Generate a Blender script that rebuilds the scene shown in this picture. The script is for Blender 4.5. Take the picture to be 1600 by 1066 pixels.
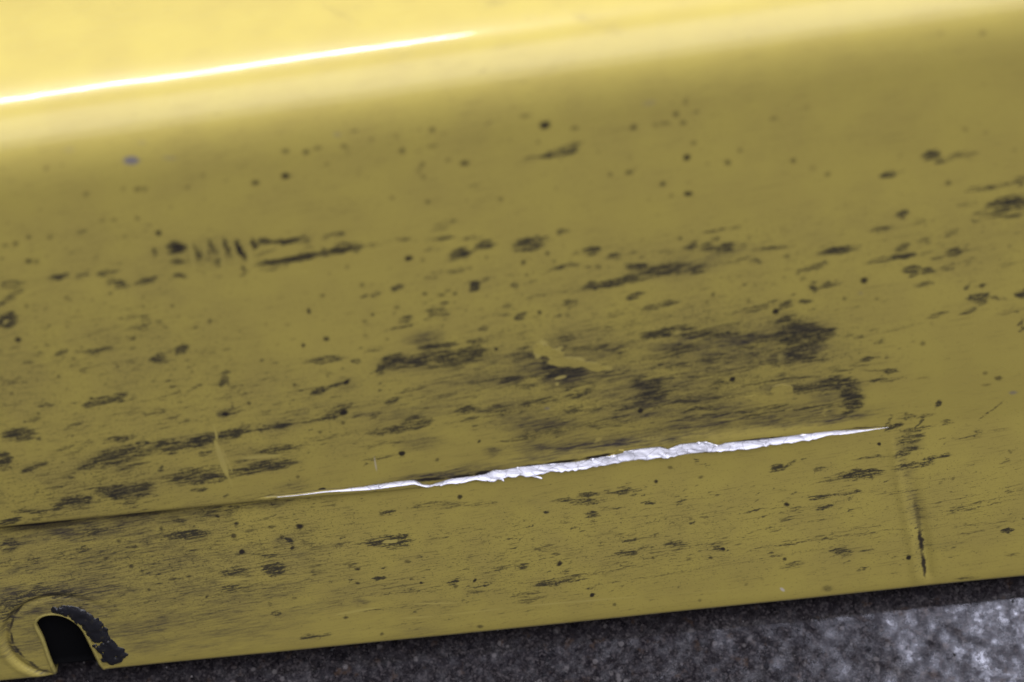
import bpy, bmesh, math, random
import numpy as np
from mathutils import Matrix

for o in list(bpy.data.objects):
    bpy.data.objects.remove(o)
scene = bpy.context.scene
col = scene.collection

# ------------------------------------------------------------------ camera
LENS=85.0; SENS=36.0; PITCH=math.radians(42); ROLL=math.radians(5.9); DIST=0.72
FOCUS=0.779; FSTOP=6.0
AIM=(0.0,0.0030,0.1283)
def cam_axes():
    f=np.array([0,math.cos(PITCH),-math.sin(PITCH)]); r0=np.array([1.0,0,0]); u0=np.array([0,math.sin(PITCH),math.cos(PITCH)])
    r=r0*math.cos(ROLL)-u0*math.sin(ROLL); u=u0*math.cos(ROLL)+r0*math.sin(ROLL)
    return r,u,f

TILT = math.radians(22)         # the bumper leans back by this much, the camera looks down on it
EDGE_Z = 0.0085                 # height of the bottom edge above the floor
def lean(p):                    # section frame -> world
    p = np.asarray(p, float)
    c, s = math.cos(TILT), math.sin(TILT)
    q = p.copy()
    q[..., 1] = p[..., 1]*c + p[..., 2]*s
    q[..., 2] = -p[..., 1]*s + p[..., 2]*c + EDGE_Z
    return q
_r, _u, _f = cam_axes()
def lean_dir(d):
    c, s = math.cos(TILT), math.sin(TILT)
    return np.array([d[0], d[1]*c + d[2]*s, -d[1]*s + d[2]*c])
r_w, u_w, f_w = lean_dir(_r), lean_dir(_u), lean_dir(_f)
eye = lean(np.array(AIM) - _f*DIST)
cam_data = bpy.data.cameras.new('camera')
cam_data.lens = LENS; cam_data.sensor_width = SENS; cam_data.clip_start = 0.02; cam_data.clip_end = 100
cam_data.dof.use_dof = True
cam_data.dof.focus_distance = FOCUS
cam_data.dof.aperture_fstop = FSTOP
cam = bpy.data.objects.new('camera', cam_data)
M = Matrix(((r_w[0], u_w[0], -f_w[0], eye[0]), (r_w[1], u_w[1], -f_w[1], eye[1]), (r_w[2], u_w[2], -f_w[2], eye[2]), (0, 0, 0, 1)))
cam.matrix_world = M
col.objects.link(cam); scene.camera = cam

# ------------------------------------------------------------------ light: a workshop with strip lamps, a roof light and added ceiling fill
world = bpy.data.worlds.new('World'); scene.world = world; world.use_nodes = True
bg = world.node_tree.nodes['Background']
bg.inputs[0].default_value = (0.80, 0.78, 0.90, 1); bg.inputs[1].default_value = 0.04

def area(name, loc, target, sx, sy, power, color):
    d = bpy.data.lights.new(name, 'AREA'); d.shape = 'RECTANGLE'; d.size = sx; d.size_y = sy
    d.energy = power; d.color = color
    o = bpy.data.objects.new(name, d); o.location = loc
    v = Matrix.Identity(3)
    from mathutils import Vector
    z = (Vector(loc) - Vector(target)).normalized()
    x = Vector((1, 0, 0)); y = z.cross(x).normalized(); x = y.cross(z)
    o.rotation_euler = Matrix((x, y, z)).transposed().to_euler()
    col.objects.link(o)
    return o
COOL = (0.93, 0.92, 1.0)
area('strip_lamp', (-1.10, 1.72, 2.6), (-0.5, 0, 0.2), 1.75, 0.020, 84, (0.93, 0.90, 1.0))
area('strip_lamp', (1.25, 1.70, 2.6), (0.6, 0, 0.1), 1.55, 0.020, 62, (0.93, 0.90, 1.0))
area('strip_lamp', (1.36, 0.86, 2.6), (0.6, 0, 0.1), 1.50, 0.14, 38, (0.78, 0.80, 1.0))
area('roof_light', (0.0, 3.8, 2.9), (0, 0, 0.2), 7.0, 3.6, 60, (0.97, 0.96, 1.0))
area('ceiling_fill', (1.1, -0.60, 3.0), (0.5, -0.1, 0.1), 5.0, 2.0, 79, COOL)  # soft fill added in place of ceiling bounce
area('ceiling_fill', (1.2, -0.80, 3.05), (0.5, -0.1, 0.1), 6.0, 3.4, 126, COOL)  # second, wider fill, overlapped to soften the edge
scene.cycles.max_bounces = 5; scene.cycles.diffuse_bounces = 3; scene.cycles.glossy_bounces = 3; scene.cycles.transmission_bounces = 2
scene.cycles.caustics_reflective = False; scene.cycles.caustics_refractive = False

scene.view_settings.view_transform = 'Standard'
scene.view_settings.look = 'None'
scene.view_settings.exposure = 0.0
scene.view_settings.gamma = 1.0
scene.view_settings.use_curve_mapping = False

# ---------- bumper section, all in metres ----------
LIP = 0.0740            # lower lip, bottom edge to crease, along the section
_tv = np.array([-0.030,-0.002,0.000,0.0045,0.008,0.045,0.0735,0.0745,0.110,0.172,0.193,0.2035,0.2135,0.222,0.232,0.252,0.282,0.337,0.357,0.382,0.90])
_tt = np.array([-97.0,-92.0,-86.0,-4.0,1.5,2.5,1.0,-1.5,0.5,2.2,4.0,19.0,47.0,69.0,80.5,86.5,89.5,93.0,110.0,172.0,160.0])
_vv = np.linspace(-0.03, 0.80, 16601)
_th = np.radians(np.interp(_vv, _tv, _tt))
_k = np.exp(-0.5*(np.arange(-60,61)/18.0)**2); _k /= _k.sum()
_ths = np.convolve(np.pad(_th,60,mode='edge'), _k, mode='valid')
_w = np.clip((_vv-0.009)/0.004,0,1)
_th = _th*(1-_w)+_ths*_w
_dv = _vv[1]-_vv[0]
_py = np.concatenate([[0],np.cumsum(0.5*(np.sin(_th[1:])+np.sin(_th[:-1]))*_dv)])
_pz = np.concatenate([[0],np.cumsum(0.5*(np.cos(_th[1:])+np.cos(_th[:-1]))*_dv)])
_i0 = np.argmin(np.abs(_vv-0.0045)); _py -= _py[_i0]; _pz -= _pz.min() if False else _pz[np.argmin(_pz[:_i0])]
_pz += 0.0012
def crease_rise(u):            # the crease climbs a little towards the right
    return 0.0010 + 0.0125*u
def section(u, r):             # r: distance up the section from the crease
    w = np.clip((r-0.02)/0.09, 0, 1); w = w*w*(3-2*w)
    e = (0.0120 + 0.032*u)*w*np.clip((0.34-r)/0.08, 0, 1)     # the face is a little taller towards the right
    v = LIP + r - e
    y = np.interp(v,_vv,_py); z = np.interp(v,_vv,_pz); t = np.interp(v,_vv,_th)
    z = z + crease_rise(u)*np.clip(v/LIP,0,1)*np.clip((0.40-v)/0.05,0,1) + e
    return y, z, t

# outlines on the skin, (along, up the section) in 0.01 mm
UP = [(-8454, 131),(-7198, 118),(-6313, 148),(-5063, 90),(-4053, 126),(-3489, 116),(-3249, -122),(-3014, -187),(-2641, -91),(-2312, -16),(-1668, -18),(-1263, 17),(-968, 172),(-691, 127),(-164, 186),(600, 198),(1546, 159),(2182, 227),(2817, 295),(3137, 390),(3611, 416),(4241, 405),(4473, 254),(4872, 416),(5660, 402),(6050, 170),(6288, 245),(6920, 234),(7551, 211),(8182, 223),(9129, 217),(9760, 195),(10393, 127),(11103, 126),(11419, 98)]
LO = [(-8463, 69),(-7210, 29),(-6263, 48),(-4956, -71),(-3947, -53),(-3504, -35),(-3148, -239),(-2773, -280),(-2449, -182),(-2137, -221),(-1564, -145),(-1196, -262),(-820, -285),(-686, -193),(-372, -199),(3, -239),(952, -186),(574, -188),(1208, -198),(2557, -167),(2955, -141),(3748, -133),(4856, -140),(5649, -121),(6124, -118),(6916, -131),(7708, -91),(8182, -77),(8973, -47),(9446, 54),(10079, -1),(11105, 70),(11420, 76)]
NOTCH = [(-14681, -7416),(-14617, -7075),(-14679, -6844),(-14763, -6165),(-14843, -5586),(-14920, -5108),(-15046, -4780),(-15264, -4501),(-15539, -4306),(-15883, -4252),(-16170, -4329),(-16360, -4544),(-16403, -4753),(-16295, -5359),(-16271, -6182),(-16222, -6890),(-16229, -7239)]
GREASE = [(-15802, -4046),(-15682, -3838),(-15401, -3797),(-14881, -3934),(-14625, -4230),(-14246, -4717),(-14123, -5111),(-14064, -5644),(-13857, -6029),(-13618, -6244),(-13779, -6694),(-14254, -6887),(-14548, -6753),(-14588, -6330),(-14716, -5954),(-14813, -5527),(-14899, -5048),(-15102, -4670),(-15292, -4440),(-15575, -4281),(-15805, -4160)]
FLAKEA = [(657, 5288),(1001, 5262),(1073, 4918),(1229, 4946),(1494, 4880),(1549, 4537),(1948, 4425),(2416, 4146),(2834, 4004),(2690, 3843),(2120, 4060),(1682, 4179),(1377, 4251),(1114, 4369),(1028, 4538),(1136, 4702),(834, 4799),(590, 4888)]
FLAKEB = [(7767, 2428),(8062, 2463),(8376, 2361),(8397, 1951),(8239, 1701),(7903, 1644),(7527, 1730),(7193, 1892),(6840, 2084),(7234, 2158),(7628, 2016),(7845, 2064),(7747, 2269)]
FLAPC = [(2531, 271),(2716, 385),(2940, 464),(3099, 438),(3076, 356),(2854, 334)]
RIDGE = [(11482, -258),(11727, -1907),(12015, -3588),(12263, -5029),(12482, -6660)]
# dirt, wear and some painted-in shade on the skin: centre, long axis, short axis (0.01 mm along / up the section), strength %
MARKS = {
'b': '''
-9963 13432 262 -31 -26 -153 100; -9582 13918 157 -18 -11 -72 40; -11609 13942 228 -25 -22 -143 30; -8901 13382 294 -53 -20 -96 40; -4211 13540 158 -19 -12 -96 45
4450 13441 277 49 21 -120 40; -10159 13872 157 -18 -14 -91 20; 857 2578 117 -18 -5 -81 60; 10413 5804 95 -14 2 -100 40; 15240 992 179 -6 14 -113 60''',
'd': '''
-12312 13479 89 -2 -8 -81 40; -11858 13521 71 -2 -6 -64 30; -11379 12537 107 -3 -13 -109 40; -10330 12568 89 -3 -10 -91 35; -9948 12495 143 -1 -10 -107 45
-9755 12469 89 -3 -9 -91 40; -8566 12372 107 -3 -10 -109 35; -8057 12737 89 -3 -8 -90 35; -6654 12287 161 -1 -6 -108 60; -10121 11525 90 -3 -10 -93 50
-11110 11573 144 -1 -9 -88 35; -10787 11551 144 -1 -9 -88 40; -9624 10937 99 -3 -11 -105 100; -13256 11287 90 -3 -13 -94 55; -12650 11225 108 -1 -10 -89 50
-13673 11118 109 -1 -14 -111 50; -13971 11092 145 -1 -11 -89 45; -13427 10463 146 -1 -14 -113 60; -13218 10410 91 -3 -13 -96 50; -10591 10936 90 -3 -11 -95 35
-9968 11053 109 -1 -6 -67 30; -11799 11106 90 -3 -12 -94 25; -13346 11726 72 -2 -10 -74 30; -12764 12178 71 -2 -10 -73 30; -12071 12215 71 -2 -9 -73 25
-13737 11847 72 -2 -10 -74 35; -11225 11923 72 -2 -9 -74 20; -5701 13185 142 -1 -5 -101 50; -5832 12371 143 -1 -7 -129 80; -5142 13093 124 -1 -4 -103 60
-4827 13176 160 -1 -4 -101 40; -4632 12620 107 -3 -6 -109 35; -4082 13142 142 -1 -3 -102 45; -3995 12984 71 -1 -7 -189 30; -3300 13268 106 -3 -4 -103 35
-2584 13299 124 -3 -4 -120 30; -2498 12784 89 -1 -3 -149 50; -1581 13355 124 -3 -3 -119 50; -1950 13401 106 -3 -3 -101 25; -1654 12821 213 -2 -1 -106 35
-787 12143 179 -2 -1 -130 55; -1256 12315 125 -1 -1 -108 35; -1978 12283 107 -3 -3 -110 35; -2129 12042 107 -3 -4 -111 35; -1987 11847 108 -3 -3 -111 40
-1970 10954 108 -3 -4 -114 45; -2959 11227 108 -3 -5 -113 35; 87 10757 109 -3 -1 -115 45; -3783 12223 179 -2 -9 -259 20; -2435 11377 90 -3 -3 -94 20
990 13474 230 -1 1 -99 40; 1531 13117 177 -1 2 -147 85; 2355 12902 160 -1 2 -106 45; 1295 12574 89 -3 0 -91 40; 2341 12412 232 -2 2 -86 30; 3969 12708 142 -1 5 -128 50
4593 12688 124 -4 4 -127 35; 4863 12737 195 -2 5 -106 45; 5159 12994 124 -4 4 -126 50; 5343 12673 124 -4 5 -127 45; 5421 13337 106 -3 4 -105 45
5605 11949 107 -3 4 -111 45; 5410 11494 117 -4 5 -122 85; 5424 10238 145 -1 6 -114 80; 4709 10677 109 -3 4 -115 55; 4948 10236 109 -3 4 -116 35
3769 11211 162 -1 4 -111 50; 3225 11197 108 -3 2 -113 40; 6558 11159 126 -4 6 -133 50; 6910 11531 108 -3 6 -112 40; 5998 11192 90 -3 4 -95 30; 4287 10169 109 -3 3 -116 25
1683 10918 90 -3 0 -95 30; 2946 12027 89 -3 1 -92 30; 3830 11710 90 -3 2 -93 25; 406 10645 91 -3 -1 -96 20; 8405 10949 108 -3 8 -114 50; 8968 10625 163 -5 12 -173 25
9388 10342 109 -3 9 -116 40; 7895 12480 160 -1 8 -107 35; 8791 12722 124 -4 9 -127 25; 12866 9560 128 -4 15 -138 45; 13266 11363 108 -3 13 -113 35
13870 11193 108 -3 13 -114 30; 13674 11526 90 -3 11 -94 25; 14706 10458 109 -3 15 -116 25; 11458 10728 109 -3 11 -115 25; 12512 14559 140 -3 7 -123 25
13649 14430 140 -3 9 -125 35; 8228 7544 112 -4 8 -124 40; 8546 7618 75 -2 6 -82 30; -11357 8988 92 -3 -12 -100 45; -9675 8285 93 -3 -10 -101 42
-8711 7533 93 -3 -10 -103 50; -13817 8865 92 -1 -9 -71 55; -13312 8695 74 -2 -11 -80 45; -12631 9029 74 -2 -10 -80 45; -12541 8920 74 -2 -10 -80 40
-11912 8805 74 -2 -10 -80 35; -11029 7207 113 -1 -10 -98 55; -10521 8361 74 -2 -9 -81 45; -14313 7669 112 -1 -16 -121 80; -8820 3834 106 -4 -11 -122 110
-12691 5061 57 -2 -8 -65 90; -13531 9255 73 -2 -11 -79 30; -12832 8115 74 -2 -11 -81 30; -11998 7869 112 -1 -8 -72 30; -9929 8973 74 -2 -8 -80 30
-8091 4147 96 -3 -9 -111 60; -9547 5671 76 -3 -9 -86 40; -10048 4971 76 -3 -9 -87 40; -13307 5545 76 -3 -11 -86 35; -13901 5272 57 -2 -9 -65 30
-14962 5615 76 -3 -13 -86 50; -14344 4710 77 -3 -12 -87 50; -13345 4873 57 -2 -9 -65 30; -11449 4688 57 -2 -8 -66 30; -12150 5576 57 -2 -8 -64 45
-13624 5876 57 -2 -9 -64 30; -10852 6403 75 -2 -9 -84 30; -9263 6468 75 -2 -8 -84 30; -8773 6319 94 -1 -6 -75 35; -4149 8254 93 -3 -5 -101 45; -5338 8016 112 -1 -5 -96 45
-5800 7498 75 -1 -8 -145 75; -2380 7657 112 -1 -2 -97 55; -1904 7539 168 -2 -2 -97 45; -1529 7533 93 -3 -3 -103 50; -3986 7083 75 -2 -4 -83 60
-3249 7270 131 -1 -3 -97 40; -4238 6872 113 -1 -4 -98 40; -5418 6373 113 -4 -8 -127 65; -6163 6207 85 -3 -7 -95 70; -5069 4578 86 -3 -6 -99 110
-5296 3370 116 -4 -8 -135 110; -3664 6086 76 -2 -4 -85 40; -4302 6332 94 -3 -5 -106 35; -3735 1364 109 -1 -4 -126 110; -498 5231 76 -3 -1 -86 75
-6483 7056 94 -3 -7 -104 30; -7123 7200 75 -2 -6 -83 30; -6883 6365 75 -2 -6 -84 30; -2722 9027 129 -1 -3 -117 85; -2328 8899 92 -3 -3 -100 40
-4490 8973 92 -3 -5 -100 35; -5012 8811 74 -2 -5 -80 30; -486 8753 92 -3 -2 -100 35; -978 8443 111 -4 -3 -121 35; -6375 178 120 -1 -5 -87 100; -7049 840 79 -3 -7 -96 50
-6112 2657 98 -3 -8 -115 35; -5368 2950 97 -3 -7 -114 50; -6617 4709 77 -3 -6 -87 60; -5586 4917 76 -3 -5 -87 40; -1339 1489 59 -2 -2 -71 70; -2708 886 79 -3 -3 -96 50
893 6462 94 -3 0 -105 65; 6046 6397 94 -3 5 -105 55; 6556 2909 97 -3 5 -114 110; 3703 2026 98 -3 3 -117 110; 7898 5475 105 -3 7 -118 115; 9939 5674 95 -3 9 -107 45
10499 6287 132 -4 13 -148 75; 14040 5568 114 -4 15 -129 55; 12341 3505 116 -4 14 -134 42; 565 8411 93 -3 -1 -101 60; 1270 8643 92 -3 0 -100 55; 1454 8331 93 -3 0 -101 40
2717 7932 130 -1 3 -120 45; 5114 8636 92 -3 4 -100 50; 7031 9020 92 -3 5 -100 25; 8679 6627 113 -4 9 -126 35; 10895 5508 114 -1 10 -101 35; 1692 6194 94 -3 0 -106 35
622 7923 74 -2 -1 -82 50; 7083 5971 95 -3 6 -106 40; 5831 6131 95 -3 4 -106 40; 8797 5063 76 -3 6 -87 30; 12563 4298 96 -3 11 -110 25; 14328 1982 98 -3 14 -117 40
14739 1702 157 -2 19 -138 50; 12413 2088 274 -3 9 -82 30; 11916 565 100 -4 12 -121 40; 14358 1460 197 -2 11 -83 40; 10168 3232 78 -3 7 -90 30
-9276 -2372 102 -1 -9 -114 115; -9398 -2498 41 -1 -4 -48 60; -9438 -1684 122 -1 -11 -141 60; -9281 -1191 81 -3 -9 -96 65; -11669 -1105 81 -3 -11 -96 50
-9813 -822 80 -3 -9 -96 80; -12859 -2517 102 -1 -12 -115 60; -12553 -2769 102 -1 -9 -86 50; -13601 -2080 102 -1 -10 -86 50; -12617 -1738 122 -1 -9 -85 60
-11641 -3233 165 -1 -8 -87 50; -11118 -3196 123 -1 -5 -58 55; -12468 -3579 103 0 -9 -87 55; -10691 -4151 62 -2 -7 -75 65; -11316 -2523 82 -2 -10 -97 40
-13072 -1434 101 -3 -15 -121 50; -7938 -1916 102 -3 -9 -120 50; -7659 -2418 82 -2 -7 -96 65; -7311 -1526 142 -1 -9 -141 80; -8178 -1449 203 -1 -6 -85 50
-4075 -3480 124 0 -4 -115 50; -3722 -4469 58 -2 -3 -70 110; -2001 -4610 58 -2 -2 -70 110; -2644 -4779 104 -3 -4 -125 50; -5727 -3608 124 0 -4 -86 70
-5780 -4217 104 0 -4 -88 65; -5930 -3403 103 0 -4 -86 50; -4035 -4274 104 0 -3 -87 50; -2151 -878 101 -1 -2 -111 70; -4756 -252 100 -3 -6 -118 40
784 -4237 104 0 1 -115 80; 6115 -4363 73 -2 3 -85 110; 1754 -5825 84 -2 0 -101 120; 4060 -1127 81 -3 2 -94 70; 5480 -1148 121 -1 4 -82 45; 4526 -594 121 -1 4 -109 45
5121 -2862 102 0 4 -84 40; 8190 -2730 102 -3 7 -118 85; 11108 -604 70 -2 7 -80 110; 12196 -5623 95 -2 10 -112 100; 8112 -5116 84 -2 6 -99 70; 10727 -5933 84 0 8 -88 50
9528 -6675 233 0 17 -216 40; 2464 -6382 84 -2 1 -102 50; 5278 -6619 85 -2 3 -105 40; 5689 -4703 83 -2 4 -98 60; 5001 -4630 125 -3 5 -147 35; 3818 -4427 83 -2 2 -98 50
-644 -4111 83 -2 -2 -98 30; -1 -3031 82 -2 -1 -96 40; -2025 -6780 148 0 -2 -124 50; -5267 -6658 84 -2 -6 -105 50; -6363 -5721 105 0 -5 -90 60; 13542 -2387 82 -2 10 -93 40
13977 -4427 83 -2 10 -96 35; 13137 -2518 82 -2 9 -93 30; 12036 -3591 83 -2 9 -95 30; 9133 -1391 81 -2 6 -93 40; 7347 -5909 105 -3 6 -126 30; 8010 -2126 203 -1 8 -110 20
-8714 -4754 83 0 -12 -178 35; -8144 -4124 83 -2 -8 -99 35; -7898 -4609 125 0 -6 -89 40; 6816 -6098 84 -2 5 -101 35; 15295 -1512 101 -3 14 -115 40
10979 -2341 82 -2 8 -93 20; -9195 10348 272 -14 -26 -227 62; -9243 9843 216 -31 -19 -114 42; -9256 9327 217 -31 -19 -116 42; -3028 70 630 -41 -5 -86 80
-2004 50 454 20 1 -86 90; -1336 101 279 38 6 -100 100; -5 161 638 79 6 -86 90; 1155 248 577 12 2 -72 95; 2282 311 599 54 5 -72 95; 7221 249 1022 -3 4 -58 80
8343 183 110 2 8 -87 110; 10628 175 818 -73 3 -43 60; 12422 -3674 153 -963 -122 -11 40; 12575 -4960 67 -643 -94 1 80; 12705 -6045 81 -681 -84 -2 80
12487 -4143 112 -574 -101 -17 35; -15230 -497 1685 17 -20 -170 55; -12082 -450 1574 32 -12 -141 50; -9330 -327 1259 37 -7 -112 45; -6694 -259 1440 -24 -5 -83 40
-8685 10102 55 -401 -54 -17 55; -8210 10255 37 -339 -54 -15 60; -7790 10126 55 -367 -58 -19 70; -7450 10008 64 -406 -81 -27 95; -7031 10169 20 -244 -73 -16 75
-9863 10304 21 -244 -55 -14 50; -8415 9842 17 -176 -55 -14 45; -8157 9606 11 -223 -74 -14 40; -7450 9281 23 -285 -73 -17 40; -6249 10185 591 -35 -6 -68 60
-6105 9500 930 50 -1 -93 65; -4651 9609 607 65 4 -115 50; -15676 -3320 -365 -40 5 73 50; -16294 -3508 -306 -165 -11 68 60; -16797 -3927 -244 -295 -30 52 65
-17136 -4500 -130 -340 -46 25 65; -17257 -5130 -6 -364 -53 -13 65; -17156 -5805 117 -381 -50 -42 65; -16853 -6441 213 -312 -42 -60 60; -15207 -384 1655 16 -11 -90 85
-12062 -338 1553 32 -7 -84 80; -9221 -273 1339 6 -5 -70 70; -6191 -267 1733 -28 -3 -56 55''',  # long lines are painted shade: under the crease, above the tear, beside the fold
's': '''
-9195 10348 273 -8 -22 -227 85; -9261 9846 234 -33 -19 -114 55; -9859 10327 24 -221 -64 -19 45; -8679 10136 40 -333 -54 -16 50; -8216 10279 27 -290 -55 -14 55
-7792 10172 35 -358 -64 -16 62; -7447 10030 36 -359 -91 -23 95; -7020 10179 30 -222 -72 -21 75; -8148 9663 126 -18 -18 -115 45; -8410 9982 108 -15 -15 -91 45
-7436 9373 127 -18 -17 -115 45; -8631 9873 72 -10 -11 -69 55; -9256 9327 217 -31 -19 -116 65; -8601 9375 108 -16 -19 -115 35; -8228 9156 181 -26 -15 -93 30
-7453 9139 127 -18 -21 -139 40; -14475 8404 262 21 -22 -284 115; -14006 9727 364 -19 -25 -161 55; -11075 9305 294 -99 -41 -135 85; -10426 6339 247 48 5 -197 75
-8590 5424 159 109 38 -111 72; -8663 5202 153 13 -3 -127 80; -15120 3979 478 -39 -46 -261 82; -15782 2996 266 -42 -64 -293 80; -3149 8012 167 6 0 -120 100
-3789 7814 149 -5 -5 -96 65; -908 7758 167 -24 -17 -192 100; -3036 6794 184 58 20 -120 78; -2059 6923 335 -49 -19 -195 72; -1860 7214 131 17 6 -97 65
-3993 5038 113 -17 -20 -178 110; -3668 5195 339 92 32 -249 95; -3104 5084 573 21 0 -255 72; -2426 5136 859 -9 -6 -306 80; -1467 5120 802 -8 -3 -280 75
-1058 5187 265 -40 -20 -228 92; -1972 4862 765 -8 -4 -231 60; -674 5640 170 22 9 -125 60; -5539 5580 609 -6 -8 -151 60; -4684 5374 151 -23 -15 -126 75
-8372 -3236 304 -46 -37 -257 115; 2489 7189 278 36 15 -146 92; 3833 7795 332 -86 -16 -142 82; 4665 7529 654 -36 4 -218 82; 5505 7383 281 -41 -4 -145 82
1798 6676 244 -36 -9 -147 52; 318 6373 170 -6 -1 -124 95; 1440 4033 578 -19 0 -313 85; 943 4421 172 -26 -28 -411 75; 1619 5347 285 -43 -9 -151 62
3923 3126 526 -236 -51 -253 70; 4100 2644 506 19 14 -216 82; 8606 4377 807 -27 35 -517 86; 9281 4404 347 -92 -12 -203 98; 8511 3693 544 -82 0 -235 85
8317 4855 384 -57 0 -407 80; 9793 2223 629 -52 11 -218 82; 10199 1560 337 -53 8 -414 85; 8612 2216 590 -49 9 -218 70; 13909 5138 322 12 20 -127 100
15254 5039 155 -23 11 -178 100; 8983 6237 143 -89 -45 -156 88; -10932 -1451 973 -7 -13 -142 75; -10932 -1451 446 -3 -15 -170 90; -7737 -2090 111 -111 -52 -94 115
-9668 -3184 451 -13 -16 -172 72; -9879 -3888 456 21 -8 -146 55; -14884 -1821 406 -13 -19 -143 50; 10561 -1764 730 -5 18 -191 85; 9978 -5042 356 -94 -11 -199 70
15399 -4884 186 9 16 -100 120; -8593 -5227 146 -4 -12 -150 72; -15199 -3424 362 -56 -34 -174 70; -15555 -3130 410 -12 -16 -116 50; -16529 -3336 837 279 12 -283 60
-17153 -3841 282 -44 -124 -587 60; -15400 -3392 612 -48 -28 -175 70; -6714 10205 265 -8 -10 -137 80; -6142 10158 494 -8 -5 -91 90; -5591 10161 247 -4 -9 -160 65
-6677 9441 389 11 -4 -116 85; -5793 9491 599 69 4 -139 95; -5090 9566 214 17 1 -139 80; -6499 9262 543 47 0 -70 50; -6703 9832 311 58 4 -68 40
-4554 9653 343 23 1 -161 85; -4187 9636 194 -64 -43 -179 65; -4673 10170 220 -3 -4 -91 60; -4994 10100 122 55 27 -107 50; -5550 9784 229 78 15 -89 35
-3534 9706 496 77 5 -69 40; -2751 9711 351 -76 -14 -91 40; -1776 9608 519 39 3 -92 50; -771 9511 422 -22 -3 -93 42; -1236 8967 326 30 10 -187 95
-761 9100 198 86 24 -89 50; -447 9208 286 4 2 -163 68; -1520 10162 321 8 1 -114 42; -1759 9965 335 63 15 -136 30; -2012 9279 322 -19 -6 -116 35
1011 12018 444 46 8 -87 40; 1655 12094 499 75 13 -108 75; 2028 12152 280 49 25 -171 85; 2248 12360 226 76 27 -104 40; 836 9177 463 12 4 -117 88
743 8920 415 -19 -2 -141 80; 1716 9356 250 19 7 -93 55; 2576 8574 260 26 15 -165 95; 3035 8638 215 37 10 -70 40; 2098 8500 130 14 9 -95 40; 3181 8237 252 8 7 -119 75
3631 8279 267 40 8 -59 40; 1735 8074 489 59 9 -95 70; 4785 8256 308 34 8 -71 45; 5400 8263 205 3 10 -143 60; 5864 8208 297 -28 1 -143 60; 6458 8111 242 0 13 -191 95
6830 8033 224 -4 6 -96 50; 7762 7923 597 -35 4 -96 50; 7290 7523 196 19 16 -121 70; 6361 8787 571 68 11 -82 50; 6085 8473 176 5 8 -95 55; 6869 7572 356 1 5 -73 35
11163 10094 236 26 25 -137 85; 11492 10128 182 17 16 -91 40; 12298 10589 262 22 28 -158 90; 12569 10395 193 -58 -10 -132 60; 13131 10463 471 46 22 -113 50
13873 9235 486 33 21 -117 55; 14699 9291 430 29 22 -116 55; 14908 9331 238 14 30 -163 60; 14657 8555 620 8 36 -237 98; 14603 8199 593 25 36 -215 55
13859 8211 296 18 29 -167 50; 13511 8695 324 -5 15 -118 35; 11550 8623 181 57 41 -138 68; 10949 8143 277 34 26 -143 58; 12025 8261 305 40 23 -119 40
13024 7715 203 32 26 -120 50; 12264 7537 232 29 28 -145 58; 11641 7387 204 36 31 -145 55; 9717 7533 547 14 15 -133 95; 10288 7582 128 47 29 -93 40
10966 6977 403 48 17 -98 65; 11548 7038 451 16 16 -122 85; 12281 7065 215 13 15 -98 40; 12703 6846 270 45 21 -98 50; 13149 6988 317 30 31 -171 72
13635 7038 270 31 19 -98 40; 8942 6992 455 81 21 -109 75; 11905 6437 218 -13 16 -198 95; 12391 6354 246 -4 17 -149 82; 13031 6432 305 99 37 -121 50
14778 6300 306 70 33 -123 35; 13608 6617 176 40 32 -122 35; -14046 9709 410 19 -9 -92 50; -12782 9752 232 11 -10 -115 88; -12486 9756 137 -5 -9 -69 55
-12057 9730 194 1 -9 -92 68; -11440 9724 183 -9 -18 -138 90; -11140 9751 236 33 -1 -69 60; -10253 9293 282 30 -2 -116 93; -10654 9173 194 0 -7 -70 35
-14311 9165 253 124 22 -108 70; -13993 9441 223 68 12 -157 50; -11050 8024 383 -4 -7 -72 42; -10362 7886 280 -162 -28 -66 55; -10720 7669 264 4 -8 -97 75
-11008 7637 153 -38 -17 -71 40; -14491 7410 172 -75 -43 -116 45; -12234 6937 507 -21 -13 -98 75; -13161 6987 193 21 -6 -122 62; -13868 7005 264 45 -1 -73 45
-14579 7086 153 8 -7 -73 35; -14210 6729 172 7 -10 -98 45; -12616 6236 154 42 4 -85 50; -9736 6589 241 27 -2 -123 88; -10038 6546 206 46 5 -97 40
-15063 6209 136 -71 -39 -93 50; -14917 6046 253 25 -9 -125 62; -12792 4841 265 82 7 -100 75; -12273 4932 586 41 -10 -153 82; -11846 4945 196 26 -4 -153 90
-14049 5020 261 4 -9 -77 78; -11482 4929 128 22 0 -127 45; -11810 5343 148 -53 -18 -61 50; -10912 4222 433 35 -5 -104 55; -10031 4272 512 19 -4 -65 42
-10378 3941 232 56 4 -77 50; -10515 4781 277 45 0 -76 50; -9560 4949 272 17 -4 -77 50; -8370 4859 246 43 4 -127 52; -8330 4552 563 51 -1 -64 50
-8848 5127 243 22 -2 -76 40; -14620 4502 262 4 -9 -77 55; -13357 4081 300 107 9 -101 50; -13315 6696 172 5 -7 -74 40; -15272 5246 132 -53 -25 -73 40
-11245 6335 232 26 -3 -99 35; -12849 6411 193 18 -5 -99 35; -14189 7946 90 67 30 -81 30; -8548 5016 29 -397 -25 -6 60; -8599 4251 -82 -401 -24 6 60
-8641 5095 140 39 4 -50 60; -14814 3676 117 -2 -7 -53 70; -14529 3685 113 31 2 -51 75; -13224 2314 426 122 5 -133 75; -12324 2588 919 77 -20 -324 78
-11865 2943 380 -13 -16 -134 50; -12151 3301 435 26 -11 -159 80; -11483 2992 213 -15 -21 -160 98; -10784 2773 559 -5 -26 -269 78; -10573 2630 305 76 8 -186 70
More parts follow.
